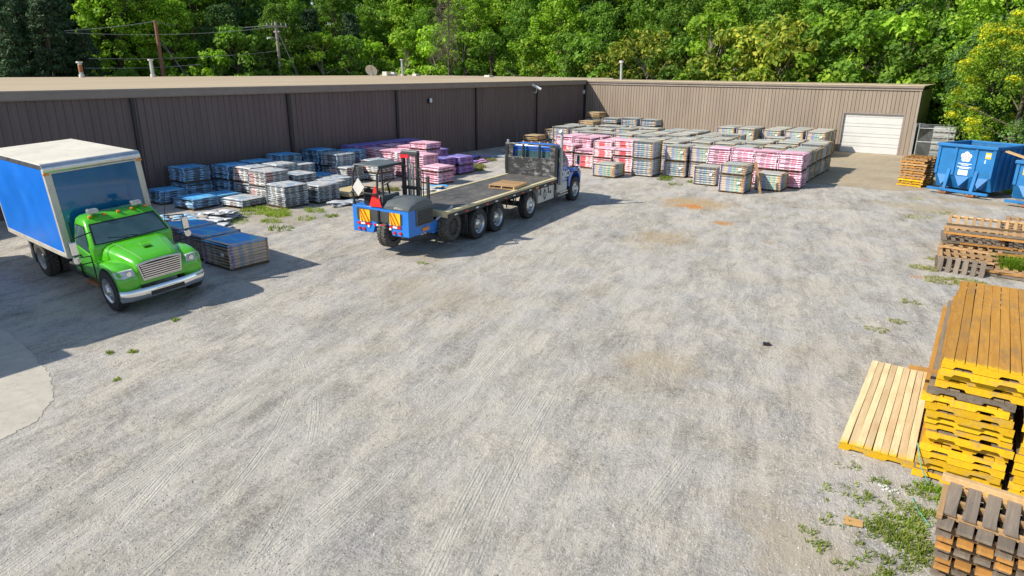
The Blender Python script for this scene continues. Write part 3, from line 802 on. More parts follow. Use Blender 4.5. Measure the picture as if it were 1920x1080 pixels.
# far wood that reads as one mass
mb = leaf_cloud([(x, y, z, 3.2) for (x, y, z) in [(*at_az(u_to_az(-150 + 2300 * (i / 150.)), 125 + random.uniform(-6, 6)), random.uniform(2, 27 if not (120 < (i % 150) * 0 + i < -1) else 20)) for i in range(150)]], 150, 1.1, 1)
tag(mb.build('far_woods', M['leaf_dark']), 'dark mass of far trees seen through gaps of the wood', 'woods', kind='stuff')
# dead vine-hung snag left of centre
mb = MB(); sx, sy = at_az(u_to_az(838), 80)
t = thing('dead_tree', 'bare brown tree hung with dead vines among the green crowns above the long roof', 'tree', (sx, sy, 0))
for k in range(420):
    z = random.uniform(6, 17); a = random.uniform(0, 6.28); p = Vector((random.uniform(-1.3, 1.3), random.uniform(-.8, .8), z))
    q = p + Vector((math.cos(a) * random.uniform(.5, 2.0), math.sin(a) * random.uniform(.5, 2.0), random.uniform(-2.2, .4)))
    mb.tube(p, p.lerp(q, .5) + Vector((0, 0, .3)), .03, 4, .02, cap=False); mb.tube(p.lerp(q, .5) + Vector((0, 0, .3)), q, .02, 4, .008, cap=False)
mb.build('branches', M['bark'], t)
MB().tube((0, 0, 0), (.2, 0, 17), .14, 8, .05).build('trunk', M['bark'], t, smooth=40)

# near right trees: yellow-flowered vines over dark green
def big_bush(name, label, x, y, h, r, n, mats, ls=.2, base=.4, per=90, wide=1.0):
    t = thing(name, label, 'tree', (x, y, 0))
    cl = crown_clumps(h, r, base, n, 'round')
    leaf_cloud(cl, per, ls, 1, .2, .1).build('crown', M[mats[0]], t)
    if len(mats) > 1:
        c2 = [(a * 1.07, b * 1.07, c + .25, d * .55) for (a, b, c, d) in random.sample(cl, int(len(cl) * mats[2])) if True]
        leaf_cloud(c2, per * .8, ls * .9, 1, .5, .1).build('blossom', M[mats[1]], t)
    tb = MB(); tb.tube((0, 0, 0), (.2, .1, h * .8), .16, 8, .05)
    for c in random.sample(cl, 16): tb.tube((.1, 0, c[2] * .55), c[:3], .05, 5, .015, cap=False)
    tb.build('trunk', M['bark'], t)
    return t
big_bush('flowering_tree', 'tall tree hung with bright yellow blossom right of the taupe wing', 1.2, 51.5, 8.4, 4.2, 120, ('leaf_bright', 'leaf_gold', .85), .17, 1.2, 150)
big_bush('flowering_tree', 'yellow blossoming tree at the right edge behind the dumpsters', 7.2, 49.0, 10.5, 4.6, 110, ('leaf_mid', 'leaf_gold', .65), .18, .5, 140)
big_bush('deciduous_tree', 'dark green tree directly behind the blue dumpster', 4.5, 47.8, 4.6, 2.9, 75, ('leaf_dark', 'leaf_mid', .5), .16, .2, 130)
big_bush('deciduous_tree', 'feathery green tree at the right edge above the second dumpster', 6.6, 43.6, 5.2, 3.2, 80, ('leaf_mid', 'leaf_yellow', .3), .15, .2, 130)
big_bush('deciduous_tree', 'dark shaded tree in the corner beside the taupe wing end wall', -.4, 56.5, 8.5, 3.2, 90, ('leaf_dark', 'leaf_mid', .2), .22, .3, 110)
for (x, y, h, lb) in [(5, 60, 13, 'directly behind the left blossoming tree'), (10, 57, 14, 'behind the right blossoming tree'), (0, 63, 14, 'just behind the end of the taupe wing'), (14, 50, 13, 'outside the right edge of the view'), (12, 62, 17, 'far behind the right blossoming tree'), (17, 57, 17, 'far out at the right edge'), (-3, 66, 16, 'behind the roof end of the taupe wing'), (4, 68, 19, 'tallest above the left blossoming tree')]:
    tree(random.choice(['mid', 'bright', 'mid']), x, y, h, 'broadleaf tree rising ' + lb)
# ================================================================== BUNDLE PALLETS
W = 1.2
def layer_mesh(name, mat, h, bag, half=W / 2, groove=True):
    mb = MB(); z = h / 2
    def ring(ins, zz, wob=0.):
        a = half - ins; r = .05; pts = []
        for (sx, sy) in ((1, -1), (1, 1), (-1, 1), (-1, -1)):
            for k in ((0, 1) if (sx * sy) < 0 else (1, 0)):
                px_ = sx * (a - (r if k else 0)); py_ = sy * (a - (0 if k else r))
                pts.append((px_, py_))
        # subdivide edges with wobble
        out = []
        for i, p in enumerate(pts):
            q = pts[(i + 1) % len(pts)]; out.append((p[0], p[1], zz))
            if abs(p[0] - q[0]) + abs(p[1] - q[1]) > .3:
                for t in (.25, .5, .75): out.append((p[0] + (q[0] - p[0]) * t + random.uniform(-wob, wob), p[1] + (q[1] - p[1]) * t + random.uniform(-wob, wob), zz + random.uniform(-wob, wob) * .3))
        return out
    b = .030 if bag else .011; wb = .008 if bag else .002
    mb.loft([ring(b, -z + .003, wb), ring(0, -z * .45, wb), ring(0, z * .45, wb), ring(b, z - .002, wb)])
    return mb.mesh(name, mat, 50)
LAY = {}
def layers_for(kind):
    if kind not in LAY:
        mats, bag, h = {'white': ('w_white', 1, .094), 'whitered': ('w_whitered', 1, .094), 'grey': ('w_grey', 1, .074), 'blue': ('w_blue', 1, .094), 'pink': ('w_pink', 1, .098),
                        'red': ('w_red', 1, .096), 'purple': ('w_purple', 1, .094), 'tan': ('w_tan', 0, .102), 'tan2': ('w_tan2', 0, .102), 'kraft': ('w_kraft', 0, .095), 'brown': ('w_brown', 0, .082)}[kind]
        LAY[kind] = ([layer_mesh('bundle_layer', M[mats], h, bag) for _ in range(3)], h, bag)
    return LAY[kind]
TOP = {'white': 't_white', 'whitered': 't_white', 'grey': 't_white', 'blue': 't_blue', 'pink': 't_pink', 'red': 't_pink', 'purple': 't_purple', 'tan': 't_grey', 'tan2': 't_grey', 'kraft': 't_kraft', 'brown': 't_blue'}
def base_mesh():
    mb = MB()
    for x in (-.52, 0, .52): mb.box(x - .045, x + .045, -.56, .56, .015, .055)
    for k in range(5): y = -.52 + k * .26; mb.box(-.58, .58, y - .045, y + .045, .056, .068)
    for y in (-.5, 0, .5): mb.box(-.56, .56, y - .05, y + .05, .003, .014)
    return mb.mesh('pallet', M['wood_dark'])
PB = base_mesh()
_sheet = {}
def sheet(kind):
    if kind not in _sheet:
        mb = MB(); n = 6; a = W / 2 + .006
        for j in range(n + 1):
            for i in range(n + 1):
                e = (i in (0, n)) or (j in (0, n))
                mb.v.append((-a + 2 * a * i / n, -a + 2 * a * j / n, (-.03 if e else random.uniform(.0, .010))))
        for j in range(n):
            for i in range(n): k = j * (n + 1) + i; mb.f.append((k, k + 1, k + n + 2, k + n + 1)); mb.mi.append(0)
        _sheet[kind] = mb.mesh('top_sheet', M[TOP[kind]], 60)
    return _sheet[kind]
_lab = MB().quad((-.07, -.0, -.045), (.07, -.0, -.045), (.07, 0, .045), (-.07, 0, .045)).mesh('paper_label', M['label'])
KLOOK = {'white': 'white wrapped shingle pallet', 'whitered': 'white and red shingle pallet', 'grey': 'white grey shingle pallet', 'blue': 'blue white shingle pallet', 'pink': 'pink wrapped shingle pallet',
         'red': 'pink and red shingle pallet', 'purple': 'violet wrapped shingle pallet', 'tan': 'beige teal shingle pallet', 'tan2': 'beige blue shingle pallet', 'kraft': 'kraft brown shingle pallet', 'brown': 'brown boxed pallet'}
def tier(cx, cy, z0, kind, n, label, group, rot=0., jit=None, wx=1., wy=1., lab=False, cat='pallet of shingles', topdrop=0):
    """cx, cy: world position of the corner nearest the camera (+X, -Y)"""
    ms, h, bag = layers_for(kind)
    jit = jit if jit is not None else (.022 if bag else .006)
    t = thing('shingle_pallet', label, cat, (cx - W / 2 * wx, cy + W / 2 * wy, z0 + hs(cx, cy + .6)), rot, group)
    t.scale = (wx, wy, 1)
    inst('pallet', PB, t)
    z = .070; px_ = py_ = 0.
    for i in range(n):
        px_ = random.uniform(-jit, jit); py_ = random.uniform(-jit, jit)
        inst('bundle_layer', random.choice(ms), t, (px_, py_, z + h / 2), (random.uniform(-.006, .006), random.uniform(-.006, .006), random.uniform(-jit, jit) * .6 + (math.pi if random.random() < .0 else 0)))
        z += h + .001
    inst('top_sheet', sheet(kind), t, (px_, py_, z + .002))
    if lab: inst('paper_label', _lab, t, (.32, -W / 2 - .012, z * .62))
    return z0 + z + .01
def ordn(k): return ['first', 'second', 'third', 'fourth', 'fifth', 'sixth', 'seventh', 'eighth', 'ninth', 'tenth', 'eleventh', 'twelfth', 'thirteenth', 'fourteenth'][k]
def stack(cx, cy, spec, where, group, **kw):
    """spec: [(kind, layers), ...] from the ground up"""
    z = 0
    nm = [['only'], ['lower', 'upper'], ['bottom', 'middle', 'top']][len(spec) - 1]
    for i, (k, n) in enumerate(spec):
        look = KLOOK[k]
        lab = '%s, %s' % (look, where) if len(spec) == 1 else '%s, %s tier, %s' % (look, nm[i], where)
        z = tier(cx + (random.uniform(-.02, .02) if i else 0), cy + (random.uniform(-.02, .02) if i else 0), z, k, n, lab, group, **kw)
    return z
GL = 'pallets of shingles stacked along the brown wall'
# ---- blue and white stacks at the left
stack(-26.95, 14.95, [('blue', 6), ('blue', 6)], 'leftmost tall stack by the wall', GL)
stack(-26.15, 16.4, [('blue', 6), ('blue', 6)], 'second tall stack from the left', GL)
stack(-24.8, 16.5, [('white', 6), ('whitered', 6)], 'third tall stack from the left, red printed', GL)
stack(-23.46, 16.3, [('whitered', 6), ('whitered', 6)], 'fourth tall stack from the left, fully sunlit', GL)
stack(-24.8, 17.85, [('blue', 6), ('white', 6)], 'behind the red printed stack', GL)
stack(-26.3, 17.8, [('blue', 6), ('blue', 6)], 'behind the second tall stack', GL)
stack(-22.0, 16.05, [('grey', 11)], 'front stack standing in weeds', GL)
stack(-26.8, 19.6, [('white', 6), ('blue', 7)], 'tall back stack against the wall seam', GL)
stack(-25.4, 19.2, [('white', 5), ('white', 5)], 'just in front of the tall back stack', GL)
stack(-23.5, 17.7, [('whitered', 5), ('grey', 5)], 'behind the weedy front stack', GL)
stack(-26.57, 13.6, [('blue', 5)], 'low stack nearest the box truck', GL)
stack(-24.6, 13.7, [('blue', 4)], 'low flattened stack before the tall leftmost one', GL, rot=.1)
stack(-23.4, 15.0, [('white', 3)], 'small white pile at the foot of the tall stacks', GL, rot=.12)
stack(-24.9, 15.0, [('blue', 3)], 'low pile between the flattened stack and tall stack', GL, rot=-.1)
stack(-27.0, 21.9, [('blue', 6), ('blue', 7)], 'darkest stack behind, in the wall shade', GL)
stack(-26.2, 23.2, [('blue', 6), ('blue', 6)], 'dark stack beside the violet row', GL)
stack(-25.6, 21.9, [('white', 6), ('white', 6)], 'right neighbour of the darkest stack', GL)
stack(-24.81, 21.6 + .1, [('whitered', 7)], 'short stack with brown print right of centre', GL, rot=.05)
stack(-23.9, 22.9, [('white', 3), ('whitered', 6)], 'short double stack left of the pink ones', GL)
stack(-21.8, 17.5, [('grey', 9)], 'front stack left of the tan boards', GL, rot=.04)
stack(-24.1, 20.3, [('white', 4)], 'low pile behind the front stacks', GL, rot=-.1)
stack(-25.4, 20.5, [('blue', 4)], 'low blue topped pile near the wall', GL, rot=.15)
stack(-23.1, 19.0, [('white', 5)], 'mid height pile between the two front stacks', GL, rot=.1)
# ---- torn and slumped bags
def loose_bags(x, y, n, mats, label, spread=.7, z0=0., group='loose shingle bundles on the ground', rot=None, size=(1.0, .34, .07)):
    t = thing('loose_bundles', label, 'shingle bundles', (x, y, hs(x, y)), 0, group)
    for k in range(n):
        ang = (rot if rot is not None else 0) + random.uniform(-.35, .35); lvl = k // 3
        mb = MB(); a, b, c = size[0] / 2, size[1] / 2, size[2] / 2; secs = []
        for i in range(7):
            xx = -a + 2 * a * i / 6; th = c * (1 if 0 < i < 6 else .45); sag = -.02 * math.sin(i * 1.3 + k)
            secs.append([(xx, -b, sag - th * .5), (xx, -b * .8, sag + th * .8), (xx, 0, sag + th + random.uniform(0, .01)), (xx, b * .8, sag + th * .8), (xx, b, sag - th * .5), (xx, b * .7, sag - th), (xx, -b * .7, sag - th)])
        mb.loft(secs, True)
        o = mb.build('bundle', M[random.choice(mats)], t, smooth=60, fix=True)
        o.location = (random.uniform(-spread, spread) * .5, (k % 3 - 1) * size[1] * 1.02 + random.uniform(-.06, .06), z0 + c + .02 + lvl * size[2] * 1.15)
        o.rotation_euler = (random.uniform(-.06, .06), random.uniform(-.07, .07), ang)
    return t
loose_bags(-22.4, 13.6, 10, ['w_white', 'w_grey', 'w_white'], 'torn slumped pile of white bundles before the low blue stack', rot=.3)
loose_bags(-23.4, 12.5, 6, ['w_grey', 'w_blue'], 'collapsed white bundles just right of the green truck mirror', rot=-.3)
loose_bags(-21.6, 12.6, 6, ['t_blue', 'w_grey', 't_white'], 'flattened blue and grey sacks behind the brown boxed pallets', rot=.2, spread=1.)
loose_bags(-20.9, 17.9 + .3, 5, ['t_white', 'w_grey'], 'flat white pack lying in front of the tan boards', rot=1.3, spread=.25)
loose_bags(-25.6, 32.9, 7, ['w_purple', 't_purple'], 'flat violet bundles lying by the brown wall', rot=1.2, spread=1.2)
loose_bags(-24.3, 31.6, 4, ['w_purple', 't_pink'], 'flat violet pink bundles nearest the flatbed', rot=1.2, spread=.8)
loose_bags(-25.5, 36.6, 6, ['t_grey', 't_blue', 't_grey'], 'grey flattened bundles near the wall behind the headboard', rot=.8, spread=1.6)
loose_bags(-24.3, 34.6, 4, ['t_white', 't_blue'], 'scattered pale blue wrapping by the wall', rot=.4, spread=1.8)
loose_bags(-20.4, 23.0, 6, ['t_grey', 'w_grey', 't_blue'], 'grey bundle pile with blue sheet behind the forklift mast', rot=.1, spread=.3)
loose_bags(-26.4, 11.9, 6, ['w_blue', 't_white'], 'pale blue bundles beside the far mirror of the green truck', rot=.5)
# ---- tan boards on a pallet
tb = thing('board_stack', 'flat tan sheet boards lying on a wooden pallet before the white stacks', 'boards', (-22.25, 19.8, 0), R_(4))
inst('pallet', PB, tb, (0, -.3, 0), (0, 0, 0), (1.15, 1.0, 1.2)); inst('pallet', PB, tb, (-.1, .65, 0), (0, 0, .03), (1.1, .9, 1.2))
for k, dx in enumerate((0, .03, -.02)):
    MB().box(-.8 + dx, .8 + dx, -1.0, 1.1, .14 + k * .045, .182 + k * .045).build('sheet_board', M['board_tan'], tb, bevel=.004)
# ---- pink stacks
GP = 'pink and violet pallets behind the forklift'
stack(-26.1, 24.9, [('pink', 5), ('pink', 6)], 'far left of the front pink row', GP)
stack(-24.9, 24.9, [('pink', 5), ('pink', 6)], 'second in the front pink row', GP)
stack(-23.65, 24.75, [('pink', 5), ('pink', 6)], 'third in the front pink row', GP)
stack(-22.4, 24.5, [('pink', 5), ('pink', 6)], 'right end of the front pink row', GP)
stack(-23.6, 26.1, [('pink', 6), ('pink', 5), ('pink', 3)], 'tallest pink stack', GP)
stack(-24.9, 26.2, [('pink', 6), ('pink', 6)], 'left of the tallest pink stack', GP)
stack(-26.2, 26.2, [('purple', 6), ('pink', 6)], 'second row behind the pinks', GP)
stack(-22.4, 25.85, [('pink', 4), ('purple', 4)], 'behind the right end of the front pink row', GP)
stack(-22.2, 27.1, [('purple', 4), ('purple', 4)], 'shaded violet stack at the right end', GP)
stack(-20.95, 23.95, [('pink', 5), ('pink', 2)], 'short front stack right of the forklift mast', GP, jit=.03)
for j in range(4): stack(-27.0, 23.9 + .45 + 1.32 * j, [('purple', 7), ('purple', 6)], 'violet row along the wall, %s from the left' % ordn(j), GP)
for j in range(2): stack(-25.6 + 1.3 * j, 27.5, [('purple', 6), ('purple', 5 - j)], 'back violet row, %s from the left' % ordn(j), GP)

# ---- the brown boxed pallets beside the green truck
GB = 'three low pallets in the shade right of the green truck'
tier(-16.1, 9.85, 0, 'brown', 8, 'brown boxed pallet with white label, nearest and sunlit edge, right of the green bumper', GB, wx=1.13, wy=1.05, lab=True)
tier(-17.6, 10.0, 0, 'brown', 8, 'blue topped boxed pallet, middle of the three beside the green truck', GB, wx=1.12, wy=1.05)
tier(-19.05, 10.15, 0, 'brown', 8, 'blue topped boxed pallet, farthest of the three beside the green truck', GB, wx=1.1, wy=1.05)

# ---- the big field in front of the taupe wing
GR = 'pallets of shingles in the big field before the taupe wing'
def right(cx, cy, spec, where, **kw): return stack(cx, cy, spec, where, GR, **kw)
right(-8.51, 30.34, [('tan', 7), ('tan', 4)], 'frontmost right stack with white label', lab=True)
right(-10.26, 31.69, [('tan2', 8)], 'single low pallet left of the frontmost stack', lab=True, wx=.95)
right(-7.32, 31.95, [('tan', 7)], 'single low pallet, half shaded, before the pink corner', rot=-.03)
right(-15.23, 30.96, [('tan', 6)], 'single low pallet beside the blue truck bonnet', wx=1.1)
right(-13.85, 32.46, [('tan2', 8), ('tan2', 8)], 'front stack left of the dark gap', lab=False)
right(-12.41, 33.3, [('tan2', 7), ('tan', 7)], 'front stack right of the dark gap', lab=True)
right(-11.15, 33.5, [('tan', 7), ('tan', 7)], 'front stack left of the pale pink stacks', lab=True, wx=.98)
for k in range(4): right(-6.8 - 1.14 * k, 33.3, [('pink' if k else 'pink', 7), ('pink', 8)], 'pale pink front row, %s from the right' % ordn(k), jit=.03, wx=.93, wy=.95)
for k, s in enumerate([[('red', 8), ('red', 3)], [('red', 6), ('red', 5)], [('red', 7), ('pink', 2)], [('pink', 7), ('red', 4)]]):
    right(-15.2 - 1.28 * k, 33.0 + (.25 if k > 1 else 0), s, 'red printed front row, %s from the right' % ordn(k), jit=.03)
for j in range(7):
    y = 34.75 + 1.3 * j
    for k in range(11 if j < 3 else 13):
        x = -6.95 - 1.3 * k
        if j == 0 and 3 <= k <= 4: pass
        if j >= 5 and k < 2: continue
        if j == 6 and k < 5: continue
        random.seed(100 * j + k)
        kd = 'tan' if (k + j) % 3 else 'tan2'
        if j == 0 and k >= 6: kd = 'red'
        if j == 0 and k >= 9: kd = 'pink'
        if j in (1,) and k >= 8: kd = 'red'
        if j == 2 and k >= 9: kd = 'tan2'
        n1, n2 = 7, 7
        if random.random() < .25: n2 = 6
        if j >= 3 and k >= 8: n2 = random.choice([6, 7, 8])
        if (j, k) in ((4, 2), (5, 3)): n2 = 2
        if (j, k) in ((4, 3),): n2 = 0
        spec = [(kd, n1)] + ([(kd, n2)] if n2 else [])
        right(x + random.uniform(-.04, .04), y + random.uniform(-.05, .05), spec, 'row %s behind the front, %s from the right' % (ordn(j), ordn(k)))
random.seed(5)
# taller pallets at the back left of the field
for i, (x, y, s) in enumerate([(-19.0, 44.6, [('tan2', 7), ('tan2', 6), ('tan2', 4)]), (-20.4, 44.5, [('kraft', 7), ('tan', 6), ('tan2', 5)]), (-21.8, 44.2, [('tan', 7), ('tan', 7), ('tan2', 3)]),
                 (-23.2, 43.3, [('kraft', 6), ('kraft', 7), ('kraft', 3)]), (-24.6, 43.6, [('kraft', 7), ('tan2', 6)]), (-25.4, 48.4, [('tan2', 7), ('tan2', 7), ('kraft', 4)]), (-22.4, 46.2, [('kraft', 7), ('kraft', 7)]),
                 (-21.0, 46.0, [('tan2', 7), ('tan2', 7), ('kraft', 1)]), (-19.6, 46.2, [('tan', 7), ('tan2', 7), ('kraft', 1)]), (-23.4, 39.6, [('tan', 6), ('tan2', 5)]), (-24.7, 41.0, [('tan2', 6), ('kraft', 5)]), (-24.6, 38.2, [('tan2', 6), ('kraft', 3)])]):
    right(x, y, s, ['nearest the wall right side', 'kraft topped at the back', 'behind the blue truck exhaust line', 'orange kraft at the back left', 'back left by the brown wall', 'inner corner of the buildings',
                    'behind the kraft ones', 'back row under the orange top', 'back row under the kraft top', 'grey topped left edge', 'left edge behind the headboard', 'leftmost edge of the field'][i])
# rear right block beside the garage door
for j in range(3):
    for k in range(3):
        right(-8.4 - 1.32 * k, 46.55 - (.25 if k == 2 else 0) + 1.27 * j, [('tan', 7), ('tan', 7)], 'block beside the garage door, column %s, row %s' % (ordn(k), ordn(j)), lab=(j == 0))
for k in range(2): right(-12.45 - 1.3 * k, 45.2, [('tan2', 7), ('tan', 8)], 'block left of the garage door block, %s' % ordn(k), lab=(k == 0))
for k in range(2): right(-12.45 - 1.3 * k, 46.6, [('tan2', 7), ('tan', 8)], 'block left of the garage door block, behind, %s' % ordn(k))
right(-15.4, 44.0, [('pink', 6), ('white', 5)], 'low white topped pallet before the taupe wall')
# timber leaning on the front stack
pl = MB().box(-.06, .06, -.025, .025, 0, 1.45).build('timber', M['wood_tan']); tag(pl, 'brown plank leaning between the two front right stacks', 'plank')
pl.location = (-7.98, 31.05, .01); pl.rotation_euler = (0, R_(-14), R_(20))

# ================================================================== WOODEN PALLETS
def yellow_end(name, base, L):
    b = NB(name); o = b.obj(); src = M[base]
    return None
def wood_end(name, a, bcol, dirt, damt, L, amt):
    m = wood(name, a, bcol, dirt, damt); t = m.node_tree; bs = t.nodes['Principled BSDF']
    lk = bs.inputs['Base Color'].links[0].from_socket
    tc = t.nodes.new('ShaderNodeTexCoord'); sp = t.nodes.new('ShaderNodeSeparateXYZ'); t.links.new(tc.outputs['Object'], sp.inputs[0])
    ns = t.nodes.new('ShaderNodeTexNoise'); ns.inputs['Scale'].default_value = 9; t.links.new(tc.outputs['Object'], ns.inputs[0])
    ad = t.nodes.new('ShaderNodeMath'); ad.operation = 'MULTIPLY_ADD'; t.links.new(ns.outputs[0], ad.inputs[0]); ad.inputs[1].default_value = .3; t.links.new(sp.outputs[1], ad.inputs[2])
    mr = t.nodes.new('ShaderNodeMapRange'); t.links.new(ad.outputs[0], mr.inputs[0]); mr.inputs[1].default_value = -L / 2 + .27; mr.inputs[2].default_value = -L / 2 + .17; mr.inputs[3].default_value = 0; mr.inputs[4].default_value = amt
    mx = t.nodes.new('ShaderNodeMix'); mx.data_type = 'RGBA'; t.links.new(mr.outputs[0], mx.inputs[0]); t.links.new(lk, mx.inputs[6]); mx.inputs[7].default_value = (.82, .5, .01, 1)
    t.links.new(mx.outputs[2], bs.inputs['Base Color']); return m
PLEN = 4.2
M['wood_new_end'] = wood_end('new_pine_with_yellow_end', (.82, .65, .38), (.70, .50, .26), (.50, .27, .10), .4, 3.5, .9)
M['wood_orange_end'] = wood_end('orange_pine_with_yellow_end', (.55, .29, .06), (.44, .20, .035), (.2, .15, .09), .55, PLEN, .8)
M['wood_grey_end'] = wood_end('grey_boards_with_worn_end', (.30, .23, .15), (.2, .15, .10), (.33, .27, .2), .5, PLEN, .0)
def notched(w, h, y, t, mat):
    n = .036
    def arc(a, b): return [(a, 0), (a + .02, n * .8), (a + .035, n), (b - .035, n), (b - .02, n * .8), (b, 0)]
    poly = [(-w / 2, 0)] + arc(-w / 2 + .13, -w / 2 + .35) + arc(w / 2 - .35, w / 2 - .13) + [(w / 2, 0), (w / 2, h), (-w / 2, h)]
    # triangulate safely as strips
    mb = MB(); xs = [p[0] for p in poly[:-2]]; zs = [p[1] for p in poly[:-2]]
    v = []; k = len(xs)
    for yy in (-t / 2, t / 2):
        v += [(x, yy, z) for x, z in zip(xs, zs)] + [(x, yy, h) for x in xs]
    f = []
    for i in range(k - 1):
        f.append((i, i + 1, k + i + 1, k + i)); f.append((2 * k + i + 1, 2 * k + i, 3 * k + i, 3 * k + i + 1))
        f.append((i, 2 * k + i, 2 * k + i + 1, i + 1)); f.append((k + i, k + i + 1, 3 * k + i + 1, 3 * k + i))
    f += [(0, k, 3 * k, 2 * k), (k - 1, 3 * k - 1, 4 * k - 1, 2 * k - 1)]
    mb.add(v, f); return mb.mesh('stringer', mat)
PW = .95
SYEL = [notched(PW + .012, .094, 0, .03, M['yellow_paint']), notched(PW, .078, 0, .035, M['wood_orange']), notched(PW + .012, .094, 0, .03, M['wood_grey'])]
def board_mesh(w, L, t, mat, name='deck_board'):
    mb = MB(); n = 4; secs = []
    for i in range(n + 1):
        y = -L / 2 + L * i / n; d = random.uniform(-.004, .004); e = random.uniform(-.003, .003)
        secs.append([(-w / 2 + d, y, e), (w / 2 + d, y, e + random.uniform(-.002, .002)), (w / 2 + d, y, t + e), (-w / 2 + d, y, t + e)])
    mb.loft(secs); return mb.mesh(name, mat)
BO = {k: [board_mesh(PW / 8 - .008, PLEN, .02, M[m]) for _ in range(3)] for k, m in (('orange', 'wood_orange_end'), ('grey', 'wood_grey_end'))}
BN = [board_mesh(PW / 9 - .009, 3.5, .022, M['wood_new_end']) for _ in range(4)]
def long_pallet(x, y, z, label, group, boards, nb, L, front=0, rot=0., gap=None, hidden=False):
    t = thing('wooden_pallet', label, 'pallet', (x, y, z), rot, group)
    step = PW / nb
    for k in range(nb):
        if hidden and 1 < k < nb - 1 and k % 2: continue
        inst('deck_board', random.choice(boards), t, (-PW / 2 + step * (k + .5), L / 2 + random.uniform(-.015, .01), .079), (0, 0, random.uniform(-.002, .002)))
    for k in range(4):
        inst('stringer', SYEL[front] if k == 0 else SYEL[1], t, (0, -.036 if k == 0 else .02 + (L - .04) * k / 3, 0))
    return t
GY = 'yellow painted pallets stacked at the right edge'
offs = [0, .02, -.01, .03, .0, .02, .05, .02, .0, .0, -.02, -.1, -.05, .02, .02, .05, .06]
NY = len(offs)
for i in range(NY):
    top = i == NY - 1
    lab = 'long pallet with orange brown deck, topmost of the tall yellow stack' if top else \
          ('long pallet with grey front edge, near the top of the tall yellow stack' if i == NY - 5 else 'yellow edged long pallet, %s from bottom of the tall stack' % (ordn(i) if i < 14 else 'second from the top, not first' if i == 15 else 'third'))
    if i == 14: lab = 'yellow edged long pallet, third from the top of the tall stack'
    if i == 15: lab = 'yellow edged long pallet, directly under the topmost one of the tall stack'
    long_pallet(.475 + offs[i] + random.uniform(-.012, .012), 9.78 + random.uniform(-.06, .06), .004 + i * .1035, lab, GY, BO['orange'] if (top or i % 3) else BO['grey'], 8, PLEN, 2 if i == NY - 5 else 0, random.uniform(-.006, .006), hidden=not top)
for i in range(11):
    long_pallet(1.52 + random.uniform(-.03, .03), 9.75 + random.uniform(-.04, .04), .004 + i * .1035, 'yellow edged pallet of the stack cut by the right frame edge, %s from bottom' % ordn(i), GY, BO['orange'] if i % 2 else BO['grey'], 8, PLEN, 0, random.uniform(-.01, .01), hidden=i < 10)
long_pallet(-.49, 9.92, .004, 'pale new pine pallet with yellow front edge lying alone on the gravel', GY, BN, 9, 3.5, 0, R_(.8))

def std_pallet(loc, rot, mat, label, group, n=6, w=1.2, d=1.0, bt=.022, over=.02, name='wooden_pallet', smat=None, bw=.1, cat='pallet'):
    t = thing(name, label, cat, loc, rot, group)
    bm_ = [board_mesh(bw, d + over * 2, bt, M[mat]) for _ in range(2)]
    for k in range(n): inst('deck_board', random.choice(bm_), t, (-w / 2 + bw / 2 + (w - bw) * k / (n - 1), 0, .1), (0, 0, random.uniform(-.02, .02)))
    sm_ = MB().box(-w / 2, w / 2, -.02, .02, .021, .098).mesh('stringer', M[smat or mat])
    for y in (-d / 2 + .02, 0, d / 2 - .02): inst('stringer', sm_, t, (0, y, 0))
    for k in range(3): inst('bottom_board', bm_[0], t, (-w / 2 + bw / 2 + (w - bw) * k / 2, 0, -.002))
    return t
GS = 'small stack of pallets left of the blue dumpster'
for i in range(11):
    yel = i < 3
    std_pallet((-2.5 + random.uniform(-.05, .05), 38.2 + random.uniform(-.05, .05), .006 + i * .124), (0, 0, R_(-14) + random.uniform(-.05, .05)), 'wood_orange' if i % 3 else 'wood_tan',
               '%s pallet, %s from the bottom of the small stack by the dumpster' % ('yellow edged' if yel else 'worn brown', ordn(i)), GS, smat='yellow_paint' if yel else ('wood_orange' if i % 2 else 'wood_tan'), w=1.1, d=1.5)
# shaded grey bundles behind the gate
GG = 'grey slatted crates stacked behind the gate'
for i in range(5):
    t = thing('slatted_crate', 'grey slatted bundle behind the chain link gate, %s from the bottom' % ordn(i), 'crate', (-2.35, 52.3, .008 + i * .38), .02 * (i % 2), GG)
    MB().box(-.62, .62, -.5, .5, .09, .37).build('sheet_pack', M['galv_dull'], t, bevel=.01)
    for x in (-.56, -.28, 0, .28, .56): MB().box(x - .05, x + .05, -.52, .52, 0, .088).build('block', M['wood_grey'], t)
